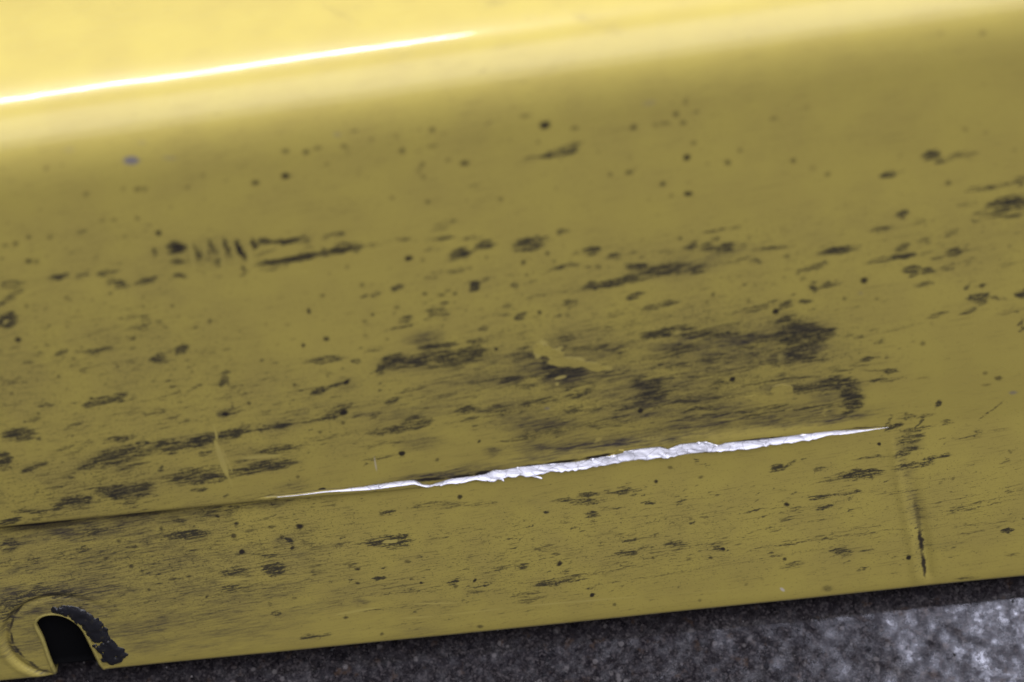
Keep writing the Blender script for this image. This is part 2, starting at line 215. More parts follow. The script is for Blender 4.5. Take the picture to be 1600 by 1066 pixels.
-10000 2760 420 56 -3 -241 80; -9584 2900 526 41 -6 -161 105; -8813 2998 472 85 4 -186 100; -8371 3065 244 -4 -10 -133 75; -12075 2117 514 52 -4 -82 65
-12787 1180 568 -109 -51 -251 72; -12573 986 337 -15 -33 -254 85; -11916 1139 463 29 -16 -225 70; -12104 823 518 47 -10 -170 60; -14016 873 501 -47 -38 -227 90
-14657 627 243 71 3 -140 70; -15347 638 679 -65 -20 -114 66; -16157 284 370 39 -10 -115 95; -15168 298 544 6 -15 -115 50; -10160 1257 932 -150 -37 -223 72
-10074 1600 709 26 -11 -167 66; -9767 1223 588 65 -5 -168 70; -8083 1422 1004 70 -7 -223 78; -8540 1820 371 32 -2 -83 60; -10161 767 273 21 -4 -85 72
-15088 2471 242 28 -7 -108 75; -13976 1914 187 19 -5 -69 65; -14379 1595 215 32 -4 -83 62; -14992 1609 108 20 -2 -69 50; -14724 2608 338 68 -2 -80 55
-15728 2614 267 5 -10 -81 60; -9668 2321 238 12 -6 -109 62; -13771 3228 308 77 2 -105 50; -13624 2986 346 69 -1 -106 50; -12160 2673 539 109 1 -214 60
-13555 1333 212 -84 -25 -81 50; -15135 1402 84 24 1 -55 60; -11125 1839 94 77 33 -93 70; -12361 514 305 85 4 -112 60; -13933 434 346 26 -10 -115 50
-10865 3493 255 67 4 -78 40; -10065 3719 234 71 6 -77 40; -13396 1736 261 70 2 -82 35; -8955 3841 172 66 18 -126 60; -8577 3890 249 44 4 -130 50
-2186 5624 612 3 -1 -101 92; -1136 5607 267 -10 -3 -101 85; -5837 4394 287 62 8 -102 92; -5367 4519 307 69 6 -76 85; -6524 4328 273 17 -1 -78 35
-3226 3930 425 77 6 -78 60; -3771 3656 208 49 11 -104 85; -5349 3579 337 54 5 -105 82; -5620 3286 429 85 8 -131 92; -7467 3086 595 52 -1 -107 88
-6429 3155 507 21 -2 -67 50; -1570 2901 355 42 9 -160 78; -742 2840 589 12 1 -134 60; -315 3907 245 60 18 -129 72; -3110 2516 428 60 8 -162 80
-3997 2408 671 15 -3 -163 72; -3201 2775 417 65 11 -187 50; -4369 1295 656 42 0 -70 50; -7470 2098 769 62 -4 -192 70; -7779 1530 693 -17 -15 -195 70
-4113 5748 385 25 0 -75 45; -3160 6526 531 93 6 -74 50; -2268 6718 412 110 9 -60 45; -2070 8325 273 27 3 -71 55; -1373 8404 301 38 7 -95 55; -536 7946 248 77 18 -93 45
-36 6822 180 5 2 -98 50; -202 6524 328 -48 -10 -123 40; -790 6074 153 27 10 -99 50; -2920 3123 424 36 2 -80 40; -1519 3469 621 86 5 -79 35; -4032 3669 812 81 2 -66 38
-4420 3100 211 66 14 -104 50; -3560 4427 420 48 3 -77 30; -2836 5811 241 27 6 -125 40; 3284 7281 1097 161 18 -145 98; 5152 7483 864 52 9 -97 55
6636 7605 685 77 10 -72 40; 3776 6706 227 59 23 -121 85; 4199 6173 276 19 11 -124 55; 4686 6262 394 39 12 -112 62; 4406 5096 586 42 15 -178 98; 5138 5203 398 24 8 -89 65
5819 4846 1092 -137 -1 -102 85; 7258 4554 634 -152 -9 -152 60; 7126 5627 659 102 16 -100 58; 5017 4401 531 38 17 -181 66; 4919 3740 330 9 7 -105 85
5795 3804 617 58 10 -91 62; 2553 4901 1275 -60 0 -77 50; 2642 4759 816 -41 0 -128 45; 3065 4554 181 -215 -74 -114 50; 1836 3020 413 58 13 -133 72
565 2894 660 72 9 -134 66; 1652 2400 354 6 3 -109 60; 3276 2202 445 48 7 -82 62; 3944 2398 601 57 15 -162 55; 5581 1801 593 9 5 -83 75; 5021 2257 413 130 39 -186 50
5907 2283 609 -33 6 -190 45; 426 4745 521 19 3 -103 60; 289 3933 435 -24 -2 -78 70; 244 3584 437 -7 0 -132 50; 6213 2828 382 1 7 -107 55; 5974 3105 322 -20 2 -80 50
8511 3405 910 -84 3 -92 80; 8024 3294 438 -7 9 -133 55; 8611 2647 1010 -128 1 -80 55; 9612 2520 214 32 18 -108 80; 11289 2181 542 -26 7 -82 62
10177 2727 608 -66 2 -54 40; 11338 2523 263 25 21 -135 80; 10817 2576 374 -86 -1 -80 40; 10687 3140 202 50 24 -105 75; 11067 3135 337 -9 6 -66 50
11003 3759 200 65 28 -102 50; 8185 5721 209 21 21 -151 85; 8719 5704 190 3 10 -101 80; 7842 5796 238 -20 4 -125 60; 9495 6274 326 23 15 -112 72
14520 4997 295 -44 5 -89 75; 14027 4893 179 37 25 -101 75; 13601 5583 97 120 58 -79 55; 13685 4628 188 51 28 -101 62; 12725 4593 303 85 28 -101 50
15332 3807 17 -273 -98 15 70; 14919 4406 476 70 29 -129 35; 12332 5869 342 6 13 -100 50; 10153 4158 610 -78 2 -78 45; 11600 4224 710 124 21 -103 30
8865 1299 1171 -13 7 -84 55; 7824 1546 435 53 15 -111 60; 7228 1279 436 -38 3 -112 50; 10258 1094 298 173 58 -157 70; 7977 3760 310 202 79 -191 50
7206 4201 580 54 16 -130 50; 7346 3764 427 50 14 -104 50; 7197 3420 477 70 16 -105 45; 785 7071 315 62 9 -73 42; 1638 7143 410 98 12 -72 35; 3378 6094 514 32 7 -100 35
6256 5049 471 137 22 -100 35; 259 7576 141 33 18 -119 65; 6516 -23 130 16 11 -82 40; -13749 -965 493 30 -7 -85 55; -11904 -305 712 26 -11 -140 66
-14280 -1609 287 4 -9 -86 66; -16629 -1839 357 44 -8 -114 40; -15931 -1832 281 28 -11 -143 50; -10024 -560 435 2 -18 -224 50; -9373 -605 267 32 -2 -168 52
-11052 -828 263 -7 -12 -113 60; -9344 -3233 283 28 -3 -143 50; -9711 -3943 612 129 4 -115 50; -4577 -2515 748 -17 -10 -226 100; -4299 -2329 448 -37 -8 -113 90
-6266 -2459 944 -55 -6 -71 50; -4449 -2749 552 -37 -8 -113 55; -8504 -2650 395 -13 -8 -100 62; -5065 -4075 181 -10 -5 -73 110; -3663 -3311 156 12 1 -85 65
-2755 -4630 195 22 3 -73 100; -1621 -4815 156 13 3 -82 110; -7686 -6460 252 -20 -12 -123 70; -7274 -6476 321 20 -3 -92 75; -4491 -1306 257 25 1 -84 80
-1116 -4157 314 23 4 -144 55; -2922 -2523 269 -88 -16 -82 45; -4343 -4805 888 34 -1 -74 50; -1779 -5177 767 9 -1 -89 45; 512 -1926 128 16 5 -69 85
1988 -2203 210 4 4 -125 90; 1946 -2561 134 16 7 -83 50; 391 -3474 417 52 10 -142 42; 668 -3802 178 26 7 -85 55; -442 -4185 199 29 11 -144 62; 456 -5052 495 42 7 -147 85
1170 -5040 394 22 4 -103 72; 934 -4653 194 25 8 -102 55; -381 -5446 519 52 6 -118 50; -352 -5750 573 44 4 -119 45; 3152 -3541 237 14 5 -79 88; 4527 -3886 311 3 5 -114 75
2917 -4092 386 42 12 -143 80; 3496 -3948 219 72 23 -111 40; 5919 -4262 203 -124 -36 -130 80; 5707 -4046 234 30 8 -71 50; 4813 -4014 135 -1 3 -86 50
1576 -1584 773 -116 -8 -124 66; 1642 -1663 389 -136 -18 -107 60; 3033 -1387 549 7 4 -110 68; 1915 -1357 341 10 4 -97 75; 3101 -1245 226 -50 -6 -68 62
3758 -2008 223 -48 -4 -55 100; 2692 -2057 525 -136 -6 -55 50; 5555 -654 373 -328 -20 -45 50; 4615 -1803 192 -138 -22 -61 40; 4819 -2096 170 124 52 -123 55
5385 -2665 370 -455 -40 -60 35; 7956 -1108 274 -7 8 -137 75; 8342 -989 188 144 34 -72 55; 9235 -1352 244 -3 9 -109 45; 9695 -1800 397 33 15 -109 50
10886 -1122 567 16 10 -82 58; 9392 -2534 697 27 9 -83 70; 10275 -2539 349 9 9 -83 75; 9425 -3033 293 63 14 -69 100; 9445 -2954 463 -21 8 -138 35
8353 -2988 541 52 9 -69 55; 8248 -3361 232 13 7 -70 62; 12923 -1407 410 28 15 -95 90; 12260 -1647 589 17 17 -136 72; 11967 -1026 356 139 50 -157 60
12073 -506 460 61 40 -215 62; 12193 -150 591 26 15 -108 55; 11413 78 190 8 19 -143 95; 11751 138 156 50 29 -113 85; 11422 418 41 197 48 -30 70; 12220 446 530 -9 9 -86 60
12440 213 151 268 33 -41 75; 12901 859 113 187 57 -72 90; 13241 1 237 -21 8 -99 62; 13825 -697 578 40 11 -67 50; 14270 -510 150 11 14 -81 55; 14876 -546 327 9 10 -67 40
14624 333 425 426 21 -37 50; 11859 -2687 720 -45 10 -137 30; 15225 -1903 201 34 19 -81 50; 15348 -3201 155 -5 10 -83 60; 10871 -5114 303 23 15 -116 42
8405 -5420 431 36 17 -146 42; 10663 -5909 180 -8 6 -88 50; 12422 -4386 173 -40 -1 -42 80; 14203 -6887 404 6 11 -93 50; 15588 -5996 456 -34 8 -88 35
-16528 -1121 357 62 -11 -255 60; 13698 -3733 332 -3 6 -56 50; 14668 -4498 -1272 -17 -8 57 35; 9555 -4409 2414 106 5 -46 50; 9606 -4218 2043 187 5 -40 42
8406 -4899 1900 158 5 -40 45; 7181 -2831 1046 72 4 -42 50; 14319 -3725 1558 250 9 -42 48; 14361 -3511 1504 200 7 -36 40; 14089 -3198 1552 191 7 -36 35
5289 -4098 2306 92 3 -40 45; 3193 -4421 1900 156 3 -40 40; 1603 -4826 2012 143 2 -41 45; -2487 -4892 1696 44 0 -44 45; -4439 -5496 2757 38 -1 -42 40
-4104 -6309 1925 18 -1 -43 35; 3890 -5224 2646 169 3 -38 42; 3860 -3462 1673 95 2 -37 35; 8723 -3612 1567 110 4 -37 40; 9951 -1892 1339 106 5 -36 42
-6712 -3517 1882 8 -2 -40 35; -2946 -1121 1640 4 -1 -39 45; -2938 -1038 836 -70 -5 -83 40; -2142 -1216 1457 -78 -5 -111 35; 14577 -4766 1367 117 6 -37 35
2071 4883 1762 35 3 -77 50; 1792 3426 1202 60 4 -79 45; 3071 3680 709 2 3 -79 40; 4545 4162 1192 59 6 -78 50; 5462 2162 1804 79 6 -82 50; 2120 2327 1215 90 5 -81 50
-501 4001 1195 20 1 -78 50; -1012 2543 1216 90 3 -81 50; 6074 3222 1199 -20 4 -80 45; 6944 2635 1304 46 7 -81 50; 2969 5526 1081 21 3 -76 40; 54 4917 896 24 2 -77 50
6635 1497 1813 11 6 -83 45; 7541 3891 1289 71 8 -78 50; 489 1507 1238 122 7 -111 50; 690 1559 675 20 6 -222 45; 2680 1690 1068 -18 5 -221 40; 10174 2887 1388 -24 5 -54 40
-2285 3613 1003 50 1 -66 40; -5851 2396 923 54 -1 -81 40; -4239 1837 836 43 -1 -110 40''',
'm': '''
-2531 5993 643 -21 -11 -300 75; -2339 5046 1719 -17 -10 -511 70; -6582 3542 268 -41 -25 -183 50; -3058 1762 786 -47 -20 -387 45; -1003 983 297 27 9 -226 75
-3383 535 591 -96 -41 -398 35; -4874 3143 583 -6 -9 -213 35; -3348 2771 780 -8 -11 -376 40; -602 2751 780 -27 -5 -323 45; -325 3776 579 -20 -4 -262 40
-8820 3834 266 -41 -37 -234 50; -7229 3104 1170 44 -10 -267 35; -7633 1647 986 -10 -30 -444 35; -7205 431 597 -21 -22 -287 35; 5040 7523 1399 -13 19 -388 50
6361 7933 1111 40 29 -336 35; 6295 4596 1729 -259 -12 -614 55; 5325 4355 1345 -45 13 -362 50; 1435 3955 807 -123 -33 -519 100; 682 4278 961 -32 -2 -363 50
3920 3047 611 -213 -52 -362 75; 3992 2363 880 -9 12 -326 60; 5659 2185 1176 -40 11 -273 50; 8606 4377 999 -33 52 -776 80; 9795 2087 906 -75 23 -437 60
10199 1560 397 -62 10 -497 70; 9406 1684 711 -59 19 -387 50; 2243 918 2179 5 11 -396 80; 5237 1062 2570 6 23 -423 78; 8619 863 2183 -77 19 -283 75
10017 669 1193 -42 18 -228 60; 698 1669 1378 -48 -3 -720 60; 1714 2117 1177 -41 2 -383 50; 3478 1841 1769 -18 14 -441 50; 6044 1714 1772 -61 17 -387 50
134 2090 981 -34 -4 -383 60; 2813 4346 2306 -77 7 -518 35; 3795 4714 3833 -307 -2 -616 30; -796 318 2193 33 2 -288 70; 1228 625 1192 18 8 -342 55
-2410 232 1198 18 -2 -202 60; 7630 2557 1761 -103 17 -378 40; 3359 3610 1159 -177 -14 -314 30; 7254 4194 1158 -174 -5 -465 50; 8220 1373 1185 -41 18 -279 50
-16449 -987 335 -53 -60 -283 80; -14530 -1059 355 -56 -50 -254 75; -15475 -705 1607 -54 -56 -397 50; -12637 -721 2620 -23 -42 -395 40; -8231 -414 902 -30 -18 -223 70
-9984 -623 803 -27 -27 -281 50; -14140 -2759 695 -21 -25 -201 45; -15968 -3125 1241 55 -42 -406 40; -16659 -3466 712 238 26 -625 60; -12367 -5043 327 -51 -93 -537 35
-12934 -5884 838 -21 -56 -489 30; -7945 -1972 401 -62 -36 -253 45; -7439 -2769 323 -49 -27 -198 35; -5756 -5055 268 -41 -32 -266 75; -4349 -2778 613 -33 -7 -113 30
12056 -610 446 -66 13 -430 50; -2443 -1170 525 -17 -6 -195 45; 283 -1416 1208 -183 -12 -166 25; 12340 -3358 290 -42 21 -719 45; -10847 -6051 1894 1 -37 -428 30
-4136 -6613 1268 2 -12 -370 20; 13233 -5169 844 -122 13 -344 20; 10295 -5203 1044 -1 31 -348 25; -14617 -3634 6813 -25 -411 -3510 42; -16205 -4293 3736 -10 -308 -2379 30
-8152 -4931 6673 -10 -156 -2379 22; -14716 -971 4444 -37 -139 -1135 30; 3729 3156 6412 -218 48 -2128 38; 1282 4577 2109 -71 0 -567 35; -901 3864 1737 -17 -5 -680 35
6260 2767 2344 -192 16 -805 35; -3114 3140 2138 -22 -17 -639 30; -5162 3988 1736 -17 -36 -783 22; 7639 4006 2321 -350 -5 -777 35; -12429 2550 1379 85 -32 -433 50
-10013 2858 1372 85 -17 -322 50; -10073 1301 1177 -100 -50 -392 45; -12509 1063 970 -158 -68 -365 50; -14153 837 786 -68 -47 -284 45; -8054 1488 1089 42 -15 -307 50
-15120 3979 497 -41 -50 -287 45; 2837 823 4362 10 17 -511 50; 6629 1066 4352 -44 24 -394 50; 433 16998 388 -65 -13 -176 50; -2251 15601 351 -43 -13 -154 20
-1070 15955 175 -24 -10 -125 20; 12378 -3612 180 -992 -161 -22 60; 11984 -1607 263 -1181 -196 -41 30; -14016 -502 2707 14 -22 -198 50; -3028 70 1499 4 -5 -258 50
-15664 -3262 -412 -45 14 203 80; -16306 -3461 -365 -196 -26 162 90; -16831 -3891 -266 -321 -60 104 90; -17173 -4479 -146 -390 -92 48 90; -17301 -5139 -11 -416 -106 -24 90
-17207 -5845 122 -430 -100 -81 90; -16887 -6500 252 -338 -81 -124 90; -16489 -6943 223 -191 -68 -137 80; 2790 16086 404 -311 -48 -89 30; 3536 15653 419 -175 -32 -88 30
-4028 17509 375 -352 -26 -67 25; -3509 16898 186 -312 -40 -47 20; 1616 16283 378 -115 -17 -85 20''',  # also painted crease and fold shade, dark seat ring, left-lip dirt and falloff
'q': '''
8742 4202 116 -17 0 -103 45; 8064 3630 194 -29 0 -131 42; -14516 8386 54 -8 -15 -71 90; 9914 2042 119 -18 1 -82 42; -4506 -2526 266 11 -1 -73 90
4902 5034 115 -17 -2 -76 50; 2327 990 161 102 35 -104 50; 803 5036 -67 -282 -164 73 100; 1273 4733 82 -282 -178 -88 100; 1534 4448 481 -27 -2 -181 100
2317 4122 518 -236 -28 -123 90; 8091 2161 224 -252 -80 -143 50; 7923 1860 246 30 19 -137 50; 7332 1980 432 -157 -12 -106 50; 9354 1027 3 -224 -80 13 45''',
'g': '''
-12430 5618 6262 -207 -635 -5043 60; -13627 1474 4545 -46 -240 -1953 80; 3762 3942 8102 -272 77 -3394 80; 3911 7445 11173 400 125 -1941 45
-7555 3558 6781 -68 -195 -2900 60; 12361 7186 5232 -51 312 -2686 35; -10845 -2159 8564 -53 -278 -3130 75; 1359 -3718 10316 -36 39 -3138 60
11724 -3546 6587 -24 366 -3633 45; -1256 12315 16066 -137 -26 -2582 22; -11519 10377 4723 -146 -246 -2043 35''',
'k': '''
1432 3903 694 -56 -11 -470 95; 1218 4197 307 -47 -24 -361 50; 8606 4377 885 -50 33 -620 80; 9281 4404 386 -58 2 -206 50; 8511 3693 505 -76 0 -209 50
10199 1560 437 -68 8 -414 75; 4017 3032 573 -199 -41 -284 60; 3902 2593 585 -6 9 -243 55; -2331 5122 1603 -16 -7 -357 55; -3674 5144 342 68 20 -227 50
-2531 5993 643 -21 -11 -300 55; 9794 2142 827 -68 14 -273 55; 2437 802 2281 5 8 -284 50; 5235 1006 2572 6 16 -282 50; 8420 895 2084 -73 15 -226 50
907 1831 1278 -44 -1 -496 40; -16449 -987 276 -44 -48 -226 70; -14530 -1059 336 -53 -44 -226 55; -15481 -733 1814 -16 -37 -284 35; -5756 -5055 247 -38 -28 -236 50
14629 8571 513 18 35 -213 60; -9826 2801 1373 85 -12 -242 50; -12530 2538 1084 67 -24 -325 50; 4665 7529 1027 -56 5 -291 45; 3152 7288 1016 153 21 -169 40
-1003 983 258 10 3 -198 55; -3775 2455 881 34 -1 -190 40; -8058 1461 990 39 -11 -223 50; -9313 2939 490 42 -5 -160 60; -10073 1301 942 -80 -32 -252 42
-12504 1091 872 -142 -52 -280 48; -14056 821 472 -41 -32 -199 50; -15120 3979 440 -36 -41 -235 55; -10932 -1451 689 -5 -13 -142 42; 10561 -1764 649 -4 15 -164 45
-16641 -3378 712 237 15 -340 45; -15187 -3366 612 -48 -32 -203 55; 4957 4950 957 -76 1 -153 45; 6872 4509 1154 -173 -4 -308 35; 4939 4362 769 -44 4 -207 40
-215 2691 975 -10 0 -189 40; -319 3855 579 -19 -2 -157 40; 682 4278 961 -77 -6 -207 35; 8711 2201 668 -55 9 -218 40; 5657 2104 981 -34 9 -219 35
-9668 -3184 409 -22 -18 -172 45; -8234 -3286 284 -43 -32 -228 40; -1210 8952 276 22 7 -164 50; 800 9065 441 -14 -1 -211 45; -541 9186 257 9 3 -140 30
-6143 9494 919 32 -4 -139 30; -8281 9986 1310 -70 -57 -550 50; -4462 9652 367 13 -2 -139 35; 2489 7189 334 43 15 -146 40; 3831 7747 372 -54 -6 -144 40
13120 7004 335 12 22 -147 30; 9727 7519 482 17 14 -121 40; 13909 5138 340 13 20 -127 40; -14475 8404 254 -37 -61 -283 40; -3517 208 1399 56 -1 -173 45
-1209 182 1597 64 3 -231 40; -14061 -2889 696 -21 -25 -201 40; 12060 -744 406 -60 13 -430 30; -8235 -442 804 -7 -14 -196 50; -9988 -651 725 -6 -19 -225 40
-15782 2996 247 -39 -58 -266 40; -15199 628 669 -58 -25 -143 35; -10300 6295 305 39 -2 -173 30; -6784 3493 310 -10 -12 -158 30; -5540 3300 428 57 4 -158 35
-8154 2151 1182 74 -8 -219 30; -3064 1707 787 -27 -11 -277 30; -13114 -1109 1011 -8 -25 -227 25; 12551 -5501 148 -21 33 -1042 35; -13335 -4588 7053 -192 -319 -2680 30
-14514 -2025 5281 -164 -225 -1716 20; -16387 -5189 2445 -383 -429 -2111 20''',  # broad left-lip film: dirt plus painted light falloff; also fold shade
'p': '''
-9252 3134 15 -365 -35 -8 80; -9247 1989 71 -771 -88 -29 90; -9071 1849 87 -624 -29 -12 70; -9133 1005 33 -305 -59 -22 50; -11490 2843 48 -593 -98 -32 35
-8014 1891 640 -28 -7 -83 70; -6018 -5484 770 86 0 -66 65; -3363 -5478 870 -101 -4 -48 60; -4023 -6046 596 -27 -3 -48 60; -2173 -6051 1285 21 0 -39 60
1338 -6063 2252 -64 0 -39 75; 5564 -6226 2000 -100 1 -33 50; 1984 -5487 1597 136 2 -30 30; -9670 -3536 693 -15 -5 -58 50; 1347 3785 180 33 7 -62 90
1224 3540 53 -8 -4 -65 90; -8833 10042 -10 -592 -55 -5 48; -8434 10008 -12 -621 -64 -5 48; -7984 9944 -9 -621 -64 -5 48; -7611 9914 -5 -537 -40 -3 48
-7195 9808 -20 -598 -64 -3 48; -9209 10049 403 -9 -4 -46 50''',
'w': '''
-4591 1003 13 -439 -32 -4 55; 8030 -6499 100 -115 -37 -67 60''',
}

UPu, UPr = (np.array(UP, float)*1e-5).T
LOu, LOr = (np.array(LO, float)*1e-5).T
_o = np.argsort(LOu); LOu, LOr = LOu[_o], LOr[_o]
RDu, RDr = (np.array(RIDGE, float)*1e-5).T
NOTCHP = np.array(NOTCH, float)*1e-5
BOSS_C = (-0.1560, -0.0535); BOSS_R = 0.0188

rng = np.random.RandomState(7)
_NT = [rng.rand(257, 257) for _ in range(4)]
def vnoise(x, y, k=0):                     # smooth value noise
    t = _NT[k]
    xi = np.floor(x).astype(int); yi = np.floor(y).astype(int)
    fx = x-xi; fy = y-yi
    fx = fx*fx*(3-2*fx); fy = fy*fy*(3-2*fy)
    a = t[xi % 256, yi % 256]; b = t[(xi+1) % 256, yi % 256]; c = t[xi % 256, (yi+1) % 256]; d = t[(xi+1) % 256, (yi+1) % 256]
    return (a*(1-fx)+b*fx)*(1-fy)+(c*(1-fx)+d*fx)*fy
def sstep(a, b, x):
    t = np.clip((x-a)/(b-a), 0, 1); return t*t*(3-2*t)

def crease_line(u):                        # where the crease runs, measured on the section
    return np.interp(u, [-.30, -.165, -.085, -.045, -.005, .010, .030, .060, .090, .114, .140, .3],
                     [.0004, 0, -.0010, -.0024, -.0025, -.0022, -.0016, -.0013, -.0006, .0006, .0010, .0010])
def step_depth(u):
    return 0.0050*sstep(0.006, -0.130, u)

def relief(u, r):                          # everything that stands out of or sinks into the plain section
    rho = r - crease_line(u)
    s = step_depth(u)
    d = np.where(rho < 0, -s*np.exp(np.minimum(rho, 0)/0.032), -0.16*s*np.exp(-np.maximum(rho, 0)/0.0006))
    # torn cavity
    lo = np.interp(u, LOu, LOr); up = np.interp(u, UPu, UPr)
    inside = np.minimum(r-(lo+0.0002), (up-0.0001)-r)
    env = sstep(-0.0846, -0.080, u)*sstep(0.1142, 0.110, u)
    d = d - 0.0016*sstep(-0.0002, 0.0005, inside)*env
    # skin above the tear curls out a little
    d = d + 0.0007*np.exp(-((r-up-0.0008)/0.0035)**2)*sstep(-0.03, 0.03, u)*sstep(0.114, 0.07, u)
    # fold in the lip on the right
    du = u - np.interp(-r, -RDr, RDu)
    fade = sstep(0.0005, -0.012, r)*sstep(-LIP+.003, -LIP+.010, r)
    d = d + fade*(0.00028*np.exp(-(du/0.0016)**2) - 0.00045*np.exp(-((du-0.0044)/0.0018)**2)*sstep(-0.015, -0.04, r))
    # round seat of the bolt slot
    q = np.hypot(u-BOSS_C[0], r-BOSS_C[1]); ang = np.arctan2(r-BOSS_C[1], u-BOSS_C[0])
    w = 0.5-0.5*np.cos(ang)                  # 1 on the left, 0 on the right
    w = w**1.3
    d = d - (0.0014*w+0.00005)*np.exp(-((q-BOSS_R)/0.0010)**2) + 0.0002*w*np.exp(-((q-BOSS_R-0.0026)/0.0011)**2)
    d = d - 0.0006*w*sstep(BOSS_R+0.001, BOSS_R-0.002, q)
    # hand-sized waviness of the thin plastic
    d = d + 0.00035*(vnoise(u*22+3, r*26+9, 0)-0.5) + 0.00010*(vnoise(u*70+31, r*60+17, 1)-0.5)
    return d

def surf(u, r, off=0.0):
    y, z, t = section(u, r)
    d = relief(u, r) + off
    y = y - np.cos(t)*d; z = z + np.sin(t)*d
    return lean(np.stack([u, y, z], -1))

# ------------------------------------------------------------------ helpers
def empty(name, loc, label=None, cat=None):
    o = bpy.data.objects.new(name, None); o.location = loc; col.objects.link(o)
    if label: o['label'] = label; o['category'] = cat
    return o
def mesh_np(name, verts, quads, mat, parent=None, smooth=True):
    me = bpy.data.meshes.new(name)
    n = len(verts); m = len(quads); k = quads.shape[1]
    me.vertices.add(n); me.vertices.foreach_set('co', np.asarray(verts, np.float32).ravel())
    me.loops.add(m*k); me.loops.foreach_set('vertex_index', np.asarray(quads, np.int32).ravel())
    me.polygons.add(m); me.polygons.foreach_set('loop_start', np.arange(0, m*k, k, dtype=np.int32))
    me.polygons.foreach_set('use_smooth', np.full(m, smooth))
    me.update(calc_edges=True); me.validate()
    me.materials.append(mat)
    o = bpy.data.objects.new(name, me); col.objects.link(o)
    if parent: o.parent = parent; o.matrix_parent_inverse = Matrix.Translation(parent.location).inverted()
    return o
def grid_quads(nu, nr):
    i = np.arange(nu-1)[:, None]*nr + np.arange(nr-1)[None, :]
    return np.stack([i, i+nr, i+nr+1, i+1], -1).reshape(-1, 4)

# ------------------------------------------------------------------ materials
class NT:
    def __init__(s, name):
        s.m = bpy.data.materials.new(name); s.m.use_nodes = True
        s.t = s.m.node_tree; s.b = s.t.nodes['Principled BSDF']
    def n(s, typ, **kw):
        nd = s.t.nodes.new(typ)
        for k, v in kw.items():
            if k.startswith('i_'): nd.inputs[k[2:].replace('_', ' ')].default_value = v
            else: setattr(nd, k, v)
        return nd
    def l(s, a, b): s.t.links.new(a, b)
    def math(s, op, a, b=None, c=None, clamp=False):
        nd = s.n('ShaderNodeMath', operation=op, use_clamp=clamp)
        for i, x in enumerate((a, b, c)):
            if x is None: continue
            if isinstance(x, (int, float)): nd.inputs[i].default_value = x
            else: s.l(x, nd.inputs[i])
        return nd.outputs[0]
    def ramp(s, x, lo, hi, a=0.0, b=1.0):
        nd = s.n('ShaderNodeMapRange', interpolation_type='SMOOTHSTEP')
        s.l(x, nd.inputs[0])
        for i, v in ((1, lo), (2, hi), (3, a), (4, b)): nd.inputs[i].default_value = v
        return nd.outputs[0]
    def mix(s, f, a, b, mode='MIX'):
        nd = s.n('ShaderNodeMix', data_type='RGBA', blend_type=mode)
        for x, i in ((f, 0), (a, 6), (b, 7)):
            if isinstance(x, (int, float)): nd.inputs[i].default_value = x
            elif isinstance(x, tuple): nd.inputs[i].default_value = x
            else: s.l(x, nd.inputs[i])
        return nd.outputs[2]
    def noise(s, vec, scale, detail=3, rough=.6, dist=0.0):
        nd = s.n('ShaderNodeTexNoise', i_Scale=scale, i_Detail=detail, i_Roughness=rough, i_Distortion=dist)
        s.l(vec, nd.inputs['Vector']); return nd.outputs['Fac']
    def mapping(s, vec, scale=(1, 1, 1), rot=(0, 0, 0)):
        nd = s.n('ShaderNodeMapping'); nd.inputs['Scale'].default_value = scale; nd.inputs['Rotation'].default_value = rot
        s.l(vec, nd.inputs['Vector']); return nd.outputs[0]
    def set(s, **kw):
        for k, v in kw.items():
            i = s.b.inputs[k.replace('_', ' ')]
            if isinstance(v, (int, float, tuple)): i.default_value = v
            else: s.l(v, i)

